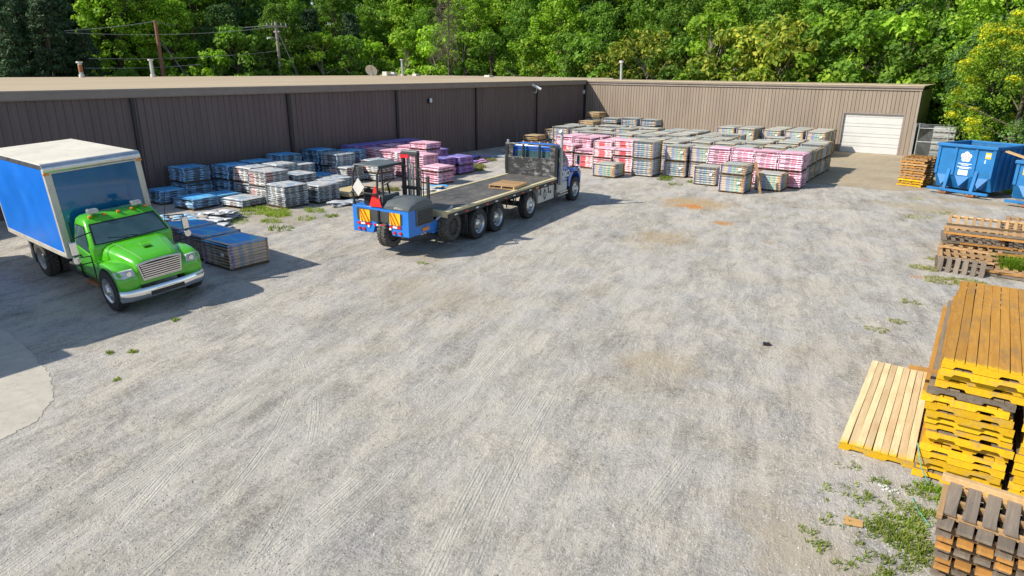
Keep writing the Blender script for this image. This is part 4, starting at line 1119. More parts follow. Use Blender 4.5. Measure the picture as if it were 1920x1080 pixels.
# heap of old pallets on the right
GH = 'heap of broken pallets at the right edge'
H_ = [((-.0, 22.4, .0), (0, 0, .05), 'wood_grey', 1.2, 1.1, 'grey pallet at the bottom left of the broken heap'),
      ((.15, 22.6, .13), (.02, .02, -.04), 'wood_grey', 1.3, 1.2, 'second grey pallet of the broken heap, from the ground'),
      ((.05, 22.5, .27), (.0, -.03, .08), 'wood_tan', 1.25, 1.2, 'tan brown pallet low in the broken heap'),
      ((.2, 23.3, .40), (.03, .02, -.06), 'wood_tan', 1.5, 1.2, 'tan pallet in the middle of the broken heap'),
      ((.1, 23.5, .54), (.02, .0, .1), 'wood_grey', 1.4, 1.2, 'wide grey pallet under the long planks'),
      ((1.35, 22.3, .0), (0, 0, -.1), 'wood_grey', 1.3, 1.2, 'grey pallet under the weeds at the right edge'),
      ((1.4, 22.3, .14), (.0, .04, .1), 'wood_tan', 1.3, 1.2, 'tan pallet with weeds growing through it'),
      ((1.45, 23.2, .29), (.05, .0, .02), 'wood_orange', 1.3, 1.2, 'reddish pallet at the right of the broken heap'),
      ((1.3, 24.4, .0), (0, 0, .1), 'wood_grey', 1.4, 1.2, 'grey pallet at the back right of the broken heap'),
      ((1.3, 24.5, .14), (0, 0, -.1), 'wood_tan', 1.6, 1.2, 'weathered pallet at the back right, second up'),
      ((1.4, 24.5, .28), (0, 0, 0), 'wood_grey', 1.6, 1.2, 'weathered pallet at the back right, third up'),
      ((.2, 24.9, .0), (0, 0, 0), 'wood_grey', 1.6, 1.2, 'pallet at the back left of the broken heap, on the ground'),
      ((.2, 24.9, .14), (0, 0, .05), 'wood_tan', 1.6, 1.2, 'pallet at the back left of the broken heap, second up'),
      ((.2, 24.9, .28), (0, 0, -.05), 'wood_grey', 1.6, 1.2, 'pallet at the back left of the broken heap, third up'),
      ((.2, 24.9, .42), (0, 0, 0), 'wood_orange', 1.6, 1.2, 'pallet at the back left of the broken heap, fourth up')]
for (l, r, m, w_, d_, lab) in H_: std_pallet(l, r, m, lab, GH, w=w_, d=d_, n=7)
std_pallet((.05, 21.62, .06), (R_(62), 0, R_(-3)), 'wood_grey', 'grey six slat pallet leaning against the front of the heap', GH, n=6, w=1.1, d=.62, bw=.12)
std_pallet((.55, 25.0, .66), (R_(32), 0, R_(0)), 'wood_tan', 'long toothed pallet tilted on top of the heap', GH, n=11, w=2.2, d=.75, bw=.085, smat='wood_new')
std_pallet((1.9, 26.7, .62), (R_(10), 0, R_(5)), 'wood_tan', 'tilted tan pallet behind the heap at the right edge', GH, n=8, w=1.8, d=.8)
std_pallet((1.7, 26.6, .0), (0, 0, .05), 'wood_grey', 'lowest pallet under the tilted tan one at the back', GH, n=6, w=1.8, d=1.2)
for i in range(3): std_pallet((1.7, 26.6, .14 + .14 * i), (0, 0, random.uniform(-.08, .08)), 'wood_orange' if i % 2 else 'wood_grey', 'pallet %s up in the back pile at the right edge' % ordn(i + 1), GH, n=6, w=1.8, d=1.2)
for i, (x, y, z, L, m, r) in enumerate([(.65, 23.9, .80, 2.5, 'wood_tan', -.02), (.75, 23.5, .78, 2.4, 'wood_grey', .02), (.7, 23.15, .76, 2.5, 'wood_orange', -.03), (.6, 24.25, .82, 2.3, 'wood_dark', .03), (.5, 22.9, .56, 1.2, 'wood_orange', .05), (1.3, 22.9, .48, 1.1, 'wood_grey', -.05),
                                       (1.3, 22.6, .45, 1.0, 'wood_orange', .12), (.9, 22.1, .30, .55, 'wood_tan', .9), (1.2, 21.75, .12, 1.25, 'wood_orange', -.05), (.35, 22.15, .40, 1.0, 'wood_tan', .0), (1.5, 21.9, .34, .5, 'wood_new', -1.1)]):
    o = MB().box(-L / 2, L / 2, -.06, .06, 0, .045).build('plank', M[m]); o.location = (x, y, z); o.rotation_euler = (0, .0, r)
    tag(o, ['tan long plank across the heap, behind', 'grey long plank across the middle of the heap', 'orange long plank at the front of the heap top', 'dark long plank, rearmost on the heap', 'short orange board on the left of the heap',
            'short grey board beside the weeds', 'short orange board over the weeds', 'small tan board sticking out diagonally', 'orange plank low at the right front of the heap', 'tan board above the leaning grey pallet', 'short pale board tilted at the frame edge'][i], 'plank', 'loose planks on the broken heap')
# grey stack in the bottom right corner
GC = 'old grey pallets in the bottom right corner'
z = .005
for i in range(5):
    m = 'wood_orange' if i in (1, 3) else 'wood_grey'
    std_pallet((.97 + random.uniform(-.03, .03), 8.03 - (.02 * (i % 2)), z), (R_(1.5), 0, R_(-3) + random.uniform(-.03, .03)), m, '%s pallet, %s from the bottom of the corner stack' % ('orange brown' if i % 2 else 'grey weathered', ordn(i)), GC, n=7, w=1.22, d=.72, bt=.036, over=.07, bw=.145, smat='wood_dark')
    z += .128
std_pallet((.97, 8.06, z), (R_(10), 0, R_(-3)), 'wood_grey', 'grey pallet with wide gaps on top of the corner stack', GC, n=7, w=1.22, d=.50, bw=.125, over=.03, smat='wood_tan')
o = MB().box(-.70, .70, -.04, .04, 0, .085).build('timber_beam', M['wood_new'], bevel=.006); o.location = (.99, 8.33, z + .145); o.rotation_euler = (0, 0, R_(-4))
tag(o, 'pale brown timber beam across the back of the grey corner stack', 'beam')
o = MB().box(-.03, .03, -.28, .28, 0, .07).build('timber_beam', M['wood_tan'], bevel=.006); o.location = (.335, 8.02, z + .04); o.rotation_euler = (R_(8), 0, R_(-2))
tag(o, 'short timber along the left side of the grey corner stack', 'beam')
# small litter
def bit(name, mb, mat, label, cat, loc, rot=(0, 0, 0), bevel=0):
    o = mb.build(name, mat, bevel=bevel); o.location = loc; o.rotation_euler = rot; return tag(o, label, cat)
bit('cardboard_piece', MB().add([(-.11, -.07, 0), (.1, -.09, .01), (.13, .06, 0), (-.08, .08, .02), (-.11, -.07, .006), (.1, -.09, .016), (.13, .06, .006), (-.08, .08, .026)], [(0, 3, 2, 1), (4, 5, 6, 7), (0, 1, 5, 4), (1, 2, 6, 5), (2, 3, 7, 6), (3, 0, 4, 7)]), M['cardboard'], 'torn orange brown cardboard piece on the gravel near the bottom right', 'cardboard', (-.5, 8.1, .012), (0, 0, .3))
bit('wood_offcut', MB().box(-.19, .19, -.04, .04, 0, .03), M['wood_orange'], 'broken wood end jutting left from the tall yellow stack', 'wood offcut', (-.12, 9.9, 1.48), (.1, 0, .1))
bit('dark_block', MB().box(-.07, .07, -.05, .05, 0, .05), M['black'], 'small black block lying alone on the open gravel', 'block', (-2.91, 13.24, 0), (0, 0, .4), .01)
mb = MB(); mb.path([(-.02, 9.72, .5), (.03, 9.66, .35), (.08, 9.62, .2), (.2, 9.6, .02)], .008, 5)
bit('plastic_strap', mb, M['strap'], 'green plastic strap hanging down the front of the tall yellow stack', 'strap', (0, 0, 0))
mb = MB(); mb.path([(.05, 9.1, .02), (.15, 8.8, .03), (.3, 8.55, .02)], .008, 5)
bit('plastic_strap', mb, M['strap'], 'loose green strap end on the grass before the corner stack', 'strap', (0, 0, 0))
mb = MB()
for _ in range(14): x, y = random.gauss(-.25, .07), random.gauss(9.15, .05); mb.box(x, x + .03, y, y + .02, .003, .015)
tag(mb.build('litter', M['white']), 'scatter of small white scraps on the gravel by the new pallet', 'litter', kind='stuff')
# ================================================================== VEHICLES
def tyre_mesh(r, w, mat, lug=False):
    mb = MB(); ri = r * .60; h = w / 2
    mb.lathe([(ri, -h * .75), (ri + .02, -h * .95), (r * .82, -h), (r * .96, -h * .92), (r, -h * .7), (r, h * .7), (r * .96, h * .92), (r * .82, h), (ri + .02, h * .95), (ri, h * .75)], 36, close=True)
    n = 26 if lug else 44; lw = .045 if lug else .018
    for k in range(n):
        a = 2 * math.pi * k / n
        for s in (-1, 1):
            Mx = Matrix.Rotation(a + (.12 if s > 0 else 0), 4, 'Y') @ Matrix.Translation((r, s * h * .45, 0)) @ Matrix.Rotation(s * (.5 if lug else .1), 4, 'X')
            t = .022 if lug else .008
            mb.box(-.01, t, -h * .42, h * .42, -lw, lw, Mx)
    return mb.mesh('tyre', mat, 35)
def rim_mesh(r, w, mat, dual=False, holes=8, dark=False):
    mb = MB(); ri = r * .60; h = w / 2
    if dark:  # closed dark hub
        mb.lathe([(ri, -h * .8), (ri * .95, -h * .6), (ri * .55, -h * .62), (ri * .5, -h * .75), (.0, -h * .75)], 28)
        mb.lathe([(ri, h * .8), (ri * .9, h * .5), (0, h * .5)], 28)
        return mb.mesh('wheel', [mat], 40)
    face = h * (.35 if dual else -.35) * -1
    d = -h * .2 if dual else -h * .75
    mb.lathe([(ri + .012, -h * .96), (ri, -h * .9), (ri * .93, -h * .6), (ri * .9, d + .01), (ri * .82, d), (ri * .45, d - (-.03 if dual else .02)), (ri * .40, d - .05), (ri * .22, d - .09), (0, d - .09)], 32)
    mb.lathe([(ri, h * .9), (ri * .9, h * .6), (ri * .85, 0), (0, 0)], 32)
    mb.m = 1
    for k in range(holes):
        a = 2 * math.pi * k / holes
        Mx = Matrix.Rotation(a, 4, 'Y') @ Matrix.Translation((ri * .66, d - .004, 0))
        mb.lathe([(.001, -.002), (ri * .12, -.002), (ri * .12, .004)], 10, Mx)
    mb.m = 2
    for k in range(10):
        a = 2 * math.pi * k / 10 + .2
        Mx = Matrix.Rotation(a, 4, 'Y') @ Matrix.Translation((ri * .46, d - .03, 0)); mb.lathe([(.001, -.02), (.014, -.018), (.014, .01)], 6, Mx)
    return mb.mesh('wheel', [mat, M['grille_dk'], M['chrome']], 40)
def wheel(parent, x, y, r, w, rim, tyre, name='wheel'):
    """outer face of the wheel is towards -y; flipped for the left side"""
    o = inst('wheel', rim, parent, (x, y, r), (0, random.uniform(0, 6) * 0, math.pi if y > 0 else 0))
    inst('tyre', tyre, o)
    return o
def rrect(hx0, hx1, hw, r, z, n=4, dz=0):
    """rounded rectangle in plan"""
    pts = []
    for (cx, cy, a0) in ((hx1 - r, hw - r, 0), (hx0 + r, hw - r, 90), (hx0 + r, -hw + r, 180), (hx1 - r, -hw + r, 270)):
        for k in range(n + 1):
            a = R_(a0 + 90 * k / n); pts.append((cx + r * math.cos(a), cy + r * math.sin(a), z))
    return pts
def patch_on(mb, f, us, vs):
    """grid patch of points f(u, v)"""
    n = len(us); o = len(mb.v)
    for v in vs:
        for u in us: mb.v.append(tuple(f(u, v)))
    for j in range(len(vs) - 1):
        for i in range(n - 1): mb.f.append((o + j * n + i, o + j * n + i + 1, o + (j + 1) * n + i + 1, o + (j + 1) * n + i)); mb.mi.append(mb.m)
    return mb
def hood_cab(root, paint, hw, s, details):
    """conventional cab with bonnet; x forward, origin under the front axle"""
    k = hw / .92
    def lv(z, xf, xr, w_): return (z * s, xf * s, xr * s, w_ * k)
    L = [lv(.52, -.60, -1.60, .86), lv(.9, -.58, -1.64, .91), lv(1.36, -.53, -1.66, .92), lv(1.46, -.55, -1.66, .905), lv(1.86, -.92, -1.66, .81), lv(1.96, -1.02, -1.64, .775), lv(2.02, -1.12, -1.6, .70), lv(2.045, -1.22, -1.52, .58)]
    mb = MB(); mb.loft([rrect(xr, xf, w_, .10 * s, z) for (z, xf, xr, w_) in L], True)
    mb.build('cab', paint, root, smooth=42, fix=True)
    def at(z):
        for a, b in zip(L, L[1:]):
            if a[0] <= z <= b[0]:
                t = (z - a[0]) / (b[0] - a[0]); return [a[i] + (b[i] - a[i]) * t for i in range(1, 4)]
        return L[-1][1:]
    # windscreen with black gasket (slightly bowed)
    def ws(u, v, off):
        z = (1.475 + .40 * v) * s; xf, xr, w_ = at(z)
        w2 = (w_ - .09 * s); return (xf + off + .03 * (1 - u * u), u * w2, z)
    g = 11; us = [-1 + 2 * i / (g - 1) for i in range(g)]
    mb = patch_on(MB(), lambda u, v: ws(u * 1.03, -.03 + v * 1.07, .004), us, [0, .5, 1]); gk = mb.build('windscreen_gasket', M['black'], root, smooth=60)
    mb = patch_on(MB(), lambda u, v: ws(u * .98, .02 + v * .95, .014), us, [0, .33, .66, 1]); mb.build('windscreen', M['glass'], root, smooth=60)
    for sgn in (1, -1):
        mb = MB().path([(at(1.5 * s)[0] + .05, sgn * .1, 1.49 * s), (at(1.6 * s)[0] + .06, sgn * .1 - .42 * k, 1.56 * s)], .012 * s, 5); mb.build('wiper', M['black'], root)
    # side windows, doors
    for sg in (-1, 1):
        def sw(x, z, off): 
            xf, xr, w_ = at(z); return (x, sg * (w_ + off), z)
        zb, zt = 1.40 * s, 1.83 * s
        def quadp(off, m=0.):
            xf = at(zt)[0] - .12 * s; p = []
            return [(-.74 * s + m, zb - .12 * s - m), (-.74 * s + m, zb + .08 * s), (xf + m * .6, zt + m), (-1.5 * s - m, zt + m), (-1.5 * s - m, zb - m)]
        mb = MB(); pts = quadp(0, .02 * s); mb.add([sw(x, z, .006) for x, z in pts], [tuple(range(5)) if sg < 0 else tuple(range(4, -1, -1))]); mb.build('window_frame', M['black'], root)
        mb = MB(); pts = quadp(0, 0); mb.add([sw(x, z, .012) for x, z in pts], [tuple(range(5)) if sg < 0 else tuple(range(4, -1, -1))]); w_o = mb.build('side_window', M['glass'], root)
        # door skin, proud by a few mm, with handle
        mb = MB(); pts = [(-.70 * s, .62 * s), (-.70 * s, 1.22 * s), (-1.54 * s, 1.36 * s), (-1.58 * s, .62 * s)]
        a_ = [sw(x, z, .018) for x, z in pts]; b_ = [sw(x, z, -.01) for x, z in pts]
        mb.add(a_ + b_, [(0, 1, 2, 3), (4, 7, 6, 5)] + [(i, i + 4, (i + 1) % 4 + 4, (i + 1) % 4) for i in range(4)])
        door = mb.build('door', paint, root, smooth=30, fix=True, bevel=.008)
        for (x0_, x1_, z0_, z1_) in ((-.705, -.695, .62, 1.24), (-1.60, -1.59, .62, 1.9), (-1.59, -.70, .605, .618)):
            MB().box(x0_ * s, x1_ * s, *(sorted((sg * (.90 * k), sg * (.936 * k)))), z0_ * s, z1_ * s).build('door_gap', M['black'], door)
        MB().box(-1.46 * s, -1.3 * s, *(sorted((sg * (.94 * k), sg * (.965 * k)))), 1.1 * s, 1.15 * s).build('handle', M['black'], door, bevel=.005)
    # bonnet
    B = [(-.56, .80, 1.44, 1.0), (-.25, .74, 1.40, 1.0), (.15, .65, 1.32, 1.0), (.42, .58, 1.24, 1.0), (.56, .54, 1.18, .98), (.62, .51, 1.12, .9)]
    secs = []
    for (x, w_, zt, q) in B:
        sec = []; zb = .62
        for i in range(13):
            a = math.pi * i / 12; cx = math.cos(a); sn = math.sin(a)
            yy = w_ * k * (abs(cx) ** .38) * (1 if cx >= 0 else -1); zz = zb + (zt - zb) * (sn ** .30)
            sec.append((x * s, yy, zz * s))
        secs.append(sec)
    MB().loft(secs, True).build('bonnet', paint, root, smooth=48, fix=True)
    mb = MB().box(.0, .16 * s, -.08, .1, 1.335 * s, 1.36 * s); mb.build('bonnet_scoop', details['trim'], root, bevel=.01)
    for sg in (-1, 1):
        pts = [Vector((x * s, sg * w_ * k * .60, (.62 + (zt - .62) * .985) * s)) for (x, w_, zt, q) in B[:-1]]
        MB().path([p + Vector((0, 0, .004)) for p in pts], .006, 4).build('bonnet_crease', details['trim'], root)
    # fenders
    for sg in (-1, 1):
        secs = []; r = .56 * s
        for (yy, infl) in ((.50, -.04), (.60, .0), (.80, .0), (.90, -.03), (.945, -.10)):
            sec = []
            outer = [(-.66, .58), (-.66, .82), (-.62, 1.04), (-.45, 1.12), (-.1, 1.15), (.25, 1.13), (.50, 1.06), (.62, .92), (.645, .66), (.62, .56)]
            for (x, z) in outer:
                cx, cz = 0, .72; sec.append(((cx + (x - cx) * (1 + infl)) * s, sg * yy * k, (cz + (z - cz) * (1 + infl)) * s))
            inner = []
            for i in range(9):
                a = math.pi * (0.02 + .96 * i / 8); inner.append((.54 * math.cos(a) * s, sg * yy * k, (.50 + .53 * math.sin(a)) * s))
            secs.append(sec + inner)
        MB().loft(secs, True).build('fender', paint, root, smooth=40, fix=True)
        # headlamp
        mb = MB(); hl = []
        for (x, y, z) in ((.672, .57, .88), (.668, .82, .86), (.585, .958, .90), (.47, .972, 1.0), (.60, .82, 1.035), (.655, .60, 1.04)): hl.append((x * s, sg * y * k, z * s))
        back = [(x - .1, y * .97, z) for x, y, z in hl]
        mb.add(hl + back, [tuple(range(6)), tuple(range(11, 5, -1))] + [(i, i + 6, (i + 1) % 6 + 6, (i + 1) % 6) for i in range(6)])
        h = mb.build('headlight', M['lens'], root, smooth=20, fix=True, bevel=.012)
        MB().tube((.64 * s, sg * .70 * k, .955 * s), (.676 * s, sg * .70 * k, .955 * s), .055 * s, 14).build('reflector', M['chrome'], h)
    # grille
    zb, zt = .70, 1.12
    def trap(x0, x1, m):
        p = [(-.43 + m * .9, zb + m), (.43 - m * .9, zb + m), (.50 - m, zt - m), (.2, zt + .03 - m), (-.2, zt + .03 - m), (-.50 + m, zt - m)]
        return [(y * k, z * s) for y, z in p]
    MB().prism(trap(0, 0, 0), .60 * s, .665 * s, 'x').build('grille_surround', M['chrome'] if details.get('chrome') else M['alu'], root, bevel=.012)
    gr = MB().prism(trap(0, 0, .035), .62 * s, .668 * s, 'x').build('grille', M['grille_dk'], root)
    for i in range(7):
        z = (zb + .05 + i * .051) * s; hw_ = (.40 + .055 * i / 7) * k
        MB().box(.662 * s, .690 * s, -hw_, hw_, z, z + .024 * s).build('grille_bar', M['chrome'], gr)
    # bumper
    pl = [(.40, -.96), (.60, -.955), (.72, -.80), (.78, -.4), (.79, 0), (.78, .4), (.72, .80), (.60, .955), (.40, .96)]
    secs = []
    for (z, m) in ((.30, .05), (.34, .01), (.44, 0), (.54, .01), (.57, .03)):
        o_ = [((x - m) * s, y * k * (1 - m * .2), z * s) for x, y in pl]; i_ = [((x - .07 - m) * s, y * k * .97, z * s) for x, y in reversed(pl)]
        secs.append(o_ + i_)
    bp = MB().loft(secs, True).build('bumper', M['chrome'], root, smooth=45, fix=True)
    MB().box(.7 * s, .797 * s, -.38 * k, .38 * k, .365 * s, .46 * s).build('bumper_slot', M['grille_dk'], bp, bevel=.01)
    # step and mirrors
    for sg in (-1, 1):
        MB().box(-1.45 * s, -.72 * s, *sorted((sg * .66 * k, sg * .95 * k)), .42 * s, .47 * s).build('step', M['rust'] if details.get('rusty') else M['alu'], root, bevel=.01)
        a, b, c = -.62 * s, sg * .93 * k, sg * 1.26 * k
        mb = MB().path([(a, sg * .8 * k, 1.78 * s), (a + .05, c, 1.72 * s), (a + .05, c, 1.10 * s), (a, b, 1.08 * s)], .014, 6); mb.path([(a - .1, b, 1.2 * s), (a + .05, c, 1.28 * s)], .012, 6)
        mr = mb.build('mirror_arm', M['black'] if not details.get('chrome_mirror') else M['alu'], root)
        MB().box(a + .02, a + .09, *sorted((c - .08, c + .08)), 1.34 * s, 1.66 * s).build('mirror', M['chrome'], mr, bevel=.02)
        MB().lathe([(0, -.03), (.08, -.03), (.095, 0), (.06, .03), (0, .035)], 14, Matrix.Translation((a + .06, c, 1.22 * s)) @ Matrix.Rotation(R_(90), 4, 'Z')).build('spot_mirror', M['chrome'], mr, smooth=50)
    # roof lamps
    for y in (-.62, -.31, 0, .31, .62):
        MB().box(-1.13 * s, -1.05 * s, y * k - .035, y * k + .035, 2.0 * s, 2.05 * s).build('marker_light', M['orange'], root, bevel=.012)
    MB().tube((-.95 * s, .93 * k, 1.5 * s), (-.75 * s, 1.02 * k, 2.35 * s), .008, 5).build('antenna', M['black'], root)
    return at
def chassis(root, x0, x1, z0, z1, yy=.38):
    mb = MB()
    for sg in (-1, 1): mb2 = MB().box(x0, x1, sg * yy - .04, sg * yy + .04, z0, z1); mb2.build('frame_rail', M['dark_metal'], root)
TY = tyre_mesh(.475, .27, M['rubber']); TYD = tyre_mesh(.475, .27, M['rubber_dirty'])
RA = rim_mesh(.475, .27, M['alu']); RS = rim_mesh(.475, .27, M['steel_rim'], True, 5)
# ---------------------------------------------------------------- green box truck
def box_truck():
    t = thing('box_truck', 'box truck with lime green cab, royal blue box and cream roof, parked at the left', 'truck', (-15.5, 7.5, .075), (R_(4.0), 0, R_(-4.2)))
    hood_cab(t, M['green'], .92, .97, {'trim': M['green_dk'], 'rusty': True})
    chassis(t, -6.0, .45, .55, .72)
    for y in (-.85, .85): wheel(t, -.02, y, .475, .27, RA, TY)
    for y in (-.87, .87): wheel(t, -4.2, y, .475, .27, RS, TYD)
    for y in (-.56, .56): wheel(t, -4.2, y, .475, .27, RS, TYD)
    MB().tube((-4.2, -.9, .475), (-4.2, .9, .475), .09, 10).build('axle', M['dark_metal'], t)
    # box
    xf, xr, hy, zb, zt = -1.78, -6.15, 1.06, .93, 3.16
    MB().box(xr + .02, xf - .05, -hy + .02, hy - .02, zb + .02, zt - .03).build('cargo_box', M['box_trim'], t)
    for sg in (-1, 1): MB().box(xr + .06, xf - .10, *sorted((sg * (hy - .015), sg * (hy + .006))), zb + .13, zt - .12).build('side_panel', M['blue_panel'], t)
    MB().box(xf - .055, xf - .025, -hy + .13, hy - .13, zb + .05, zt - .20).build('front_panel', M['blue_front'], t)
    for sg in (-1, 1):
        mb = MB(); mb.prism([(xf - .10, sg * (hy - .14)), (xf - .005, sg * (hy - .14)), (xf, sg * (hy - .05)), (xf - .03, sg * (hy + .01)), (xf - .12, sg * (hy + .015))], zb, zt - .1, 'z')
        mb.build('corner_post', M['box_trim'], t, smooth=40, fix=True, bevel=.01)
        MB().box(xr, xf - .04, *sorted((sg * (hy - .02), sg * (hy + .014))), zb, zb + .125).build('lower_rail', M['box_trim'], t, bevel=.008)
        MB().box(xr, xf - .08, *sorted((sg * (hy - .05), sg * (hy + .016))), zt - .12, zt - .01).build('upper_rail', M['alu'], t, bevel=.01)
        MB().box(xf - .05, xf + .012, *sorted((sg * (hy - .10), sg * (hy + .028))), zt - .24, zt - .19).build('marker_light', M['orange'], t, bevel=.01)
    secs = []
    for (dx, dz) in ((-.12, .012), (-.04, 0), (.0, -.04), (.014, -.10), (.012, -.17)):
        secs.append([(xf + dx, -hy - .01, zt + dz), (xf + dx, hy + .01, zt + dz), (xf + dx - .04, hy, zt + dz - .03), (xf + dx - .04, -hy, zt + dz - .03)])
    MB().loft(secs, True).build('front_cap', M['alu'], t, smooth=60, fix=True)
    MB().box(xf - .045, xf - .012, -hy + .1, hy - .1, zt - .22, zt - .16).build('cap_trim', M['box_trim'], t)
    MB().box(xr - .01, xf - .10, -hy - .005, hy + .005, zt - .028, zt + .005).build('roof', M['box_roof'], t, bevel=.012)
    MB().box(xr - .04, xr + .02, -hy, hy, zb, zt - .03).build('rear_door', M['offwhite'], t)
    for sg in (-1, 1):
        MB().box(-4.86, -4.84, *sorted((sg * .55, sg * 1.02)), .25, .95).build('mud_flap', M['rubber'], t)
        MB().box(-4.83, -4.80, *sorted((sg * .98, sg * 1.02)), .2, .95).build('flap_bracket', M['offwhite'], t)
    # roof tool lamps
    for y in (-.52, .45):
        MB().box(-1.20, -1.02, y - .11, y + .11, 2.02, 2.12).build('work_lamp', M['galv'], t, bevel=.02)
        MB().path([(-1.15, y, 2.0), (-1.4, y, 2.06)], .03, 6).build('lamp_bracket', M['galv'], t)
    MB().box(-1.95, -1.62, -.9, .9, .60, .9).build('crossmember', M['green'], t)
    mb = MB().tube((-1.9, -.65, .5), (-2.7, -.65, .5), .2, 14); mb.build('fuel_tank', M['dark_metal'], t, smooth=40)
    MB().box(-.62, -.50, -.924, -.915, .96, 1.0).build('side_badge', M['chrome'], t)
    MB().box(-.70, -.64, -.60, -.42, 1.50, 1.53).build('inspection_sticker', M['label'], t)
    return t
BT = box_truck()
# ---------------------------------------------------------------- text helper
def text_mesh(s, size, ext=.004, bold=.0, name='lettering'):
    cu = bpy.data.curves.new('t', 'FONT'); cu.body = s; cu.size = size; cu.extrude = ext; cu.offset = bold; cu.align_x = 'CENTER'; cu.align_y = 'CENTER'
    o = bpy.data.objects.new('t', cu); COL.objects.link(o); dg = bpy.context.evaluated_depsgraph_get()
    me = bpy.data.meshes.new_from_object(o.evaluated_get(dg)); me.name = name
    bpy.data.objects.remove(o); bpy.data.curves.remove(cu); return me
def lettering(s, size, mat, parent, loc, rot, bold=.0, name='lettering'):
    me = text_mesh(s, size, .003, bold, name); me.materials.clear(); me.materials.append(mat)
    return inst(name, me, parent, loc, rot)

# ---------------------------------------------------------------- flatbed truck
def flatbed():
    t = thing('flatbed_truck', 'blue flatbed truck with black headboard and four axles, parked across the middle of the yard', 'truck', (-15.04, 24.35, 0), R_(96.2))
    s = 1.17
    hood_cab(t, M['blue'], 1.10, s, {'trim': M['black'], 'chrome_mirror': False})
    for o in t.children: o.scale = (.88, 1, 1.03); o.location = (.14, 0, 0)
    TYf = tyre_mesh(.5, .28, M['rubber']); RAf = rim_mesh(.5, .28, M['alu'], False, 10); RAd = rim_mesh(.5, .28, M['alu'], True, 10)
    for y in (-1.03, 1.03): wheel(t, .12, y, .5, .28, RAf, TYf)
    for x in (-4.02, -6.45, -7.66):
        for y in (-1.04, 1.04): wheel(t, x, y, .5, .28, RAd if x < -5 else RAf, TYf)
        if x < -5:
            for y in (-.72, .72): wheel(t, x, y, .5, .28, RAd, TYf)
        MB().tube((x, -1, .5), (x, 1, .5), .1, 10).build('axle', M['dark_metal'], t)
    chassis(t, -9.3, .5, .66, .9, .42)
    xf, xr, hy, z = -1.72, -9.46, 1.17, 1.2
    MB().box(xr + .12, xf - .02, -hy + .15, hy - .15, z - .08, z - .008).build('deck', M['deck'], t)
    for sg in (-1, 1):
        if sg > 0:
            MB().box(xr + .11, xf - .01, hy - .149, hy, z - .07, z + .008).build('deck_edge', M['rubrail'], t, bevel=.006)
        else:
            MB().box(-5.3, xf - .01, -hy, -hy + .149, z - .07, z + .008).build('deck_edge', M['rubrail'], t, bevel=.006)
            MB().box(xr + .11, -5.32, -hy, -hy + .149, z - .07, z + .006).build('deck_edge', M['rubrail'], t, bevel=.006)
        MB().box(xr, xf, *sorted((sg * (hy - .02), sg * (hy + .012))), z - .20, z - .072).build('side_rail', M['dark_metal'], t, bevel=.008)
        for k in range(12):
            x = xr + .35 + k * .62
            MB().box(x, x + .16, *sorted((sg * (hy + .013), sg * (hy + .018))), z - .16, z - .115).build('reflective_tape', M['red'] if k % 2 else M['white'], t)
        for k in range(11):
            x = xr + .85 + k * .66
            if sg > 0 and k % 2: continue
            MB().path([(x, sg * (hy + .0), z - .18), (x, sg * (hy + .07), z - .22), (x, sg * (hy + .075), z - .40), (x + .03, sg * (hy + .05), z - .45)], .022, 5).build('strap_winch', M['black'], t)
    MB().box(xr, xr + .11, -hy, hy, z - .2, z + .006).build('rear_sill', M['rubrail'], t, bevel=.006)
    for k in range(9): MB().box(xr + .5 + k * .85, xr + .58 + k * .85, -hy + .05, hy - .05, z - .22, z - .085).build('cross_bearer', M['dark_metal'], t)
    # headboard
    hb = MB().box(xf - .03, xf + .03, -hy, hy, z - .02, z + .72).build('headboard', M['scuffed'], t, bevel=.008)
    for y, w_ in ((-hy + .06, .06), (hy - .06, .06), (-.36, .035), (.36, .035)): MB().box(xf - .045, xf + .045, y - w_, y + w_, z + .72 - (.9 if abs(y) > .5 else 0), z + 1.2).build('post', M['black'], hb, bevel=.006)
    MB().box(xf - .04, xf + .04, -hy, hy, z + 1.2, z + 1.26).build('top_bar', M['scuffed'], hb, bevel=.006)
    for sg in (-1, 1): MB().box(xf - .02, xf + .02, *sorted((sg * (hy - .13), sg * (hy - .34))), z + .722, z + 1.198).build('side_plate', M['scuffed'], hb)
    MB().tube((xf, hy - .1, z + 1.26), (xf, hy - .1, z + 1.38), .05, 8).build('work_lamp', M['galv'], hb)
    MB().path([(xf + .1, hy + .05, z + .1), (xf + .1, hy + .09, z + .15), (xf + .1, hy + .09, z + .75), (xf + .1, hy + .05, z + .8)], .015, 5).build('grab_handle', M['alu'], hb)
    # rear window of the cab
    MB().box(-1.585, -1.57, -.75, .75, 1.78, 2.18).build('rear_window', M['glass'], t, bevel=.0)
    for sg in (-1, 1): MB().box(-1.61, -1.56, *sorted((sg * .76, sg * .84)), 1.6, 2.2).build('rear_pillar', M['blue'], t, bevel=.02)
    # exhaust
    ex = MB().path([(-1.55, -1.24, .9), (-1.55, -1.24, 2.75)], .06, 12); e = ex.build('exhaust_stack', M['galv_dull'], t, smooth=40)
    MB().path([(-1.55, -1.24, 2.7), (-1.56, -1.24, 2.86), (-1.62, -1.24, 2.96), (-1.70, -1.24, 3.0)], .062, 10).build('exhaust_tip', M['galv_dull'], e, smooth=40)
    MB().box(-1.60, -1.50, -1.315, -1.2, 1.45, 2.0).build('heat_shield', M['galv_dull'], e, bevel=.03)
    # tank, steps, tool box
    MB().box(-1.55, -.62, -1.12, -.62, .55, .95).build('fuel_tank', M['offwhite'], t, bevel=.06)
    MB().box(-1.55, -.62, -1.16, -.9, .42, .47).build('tank_step', M['alu'], t, bevel=.01)
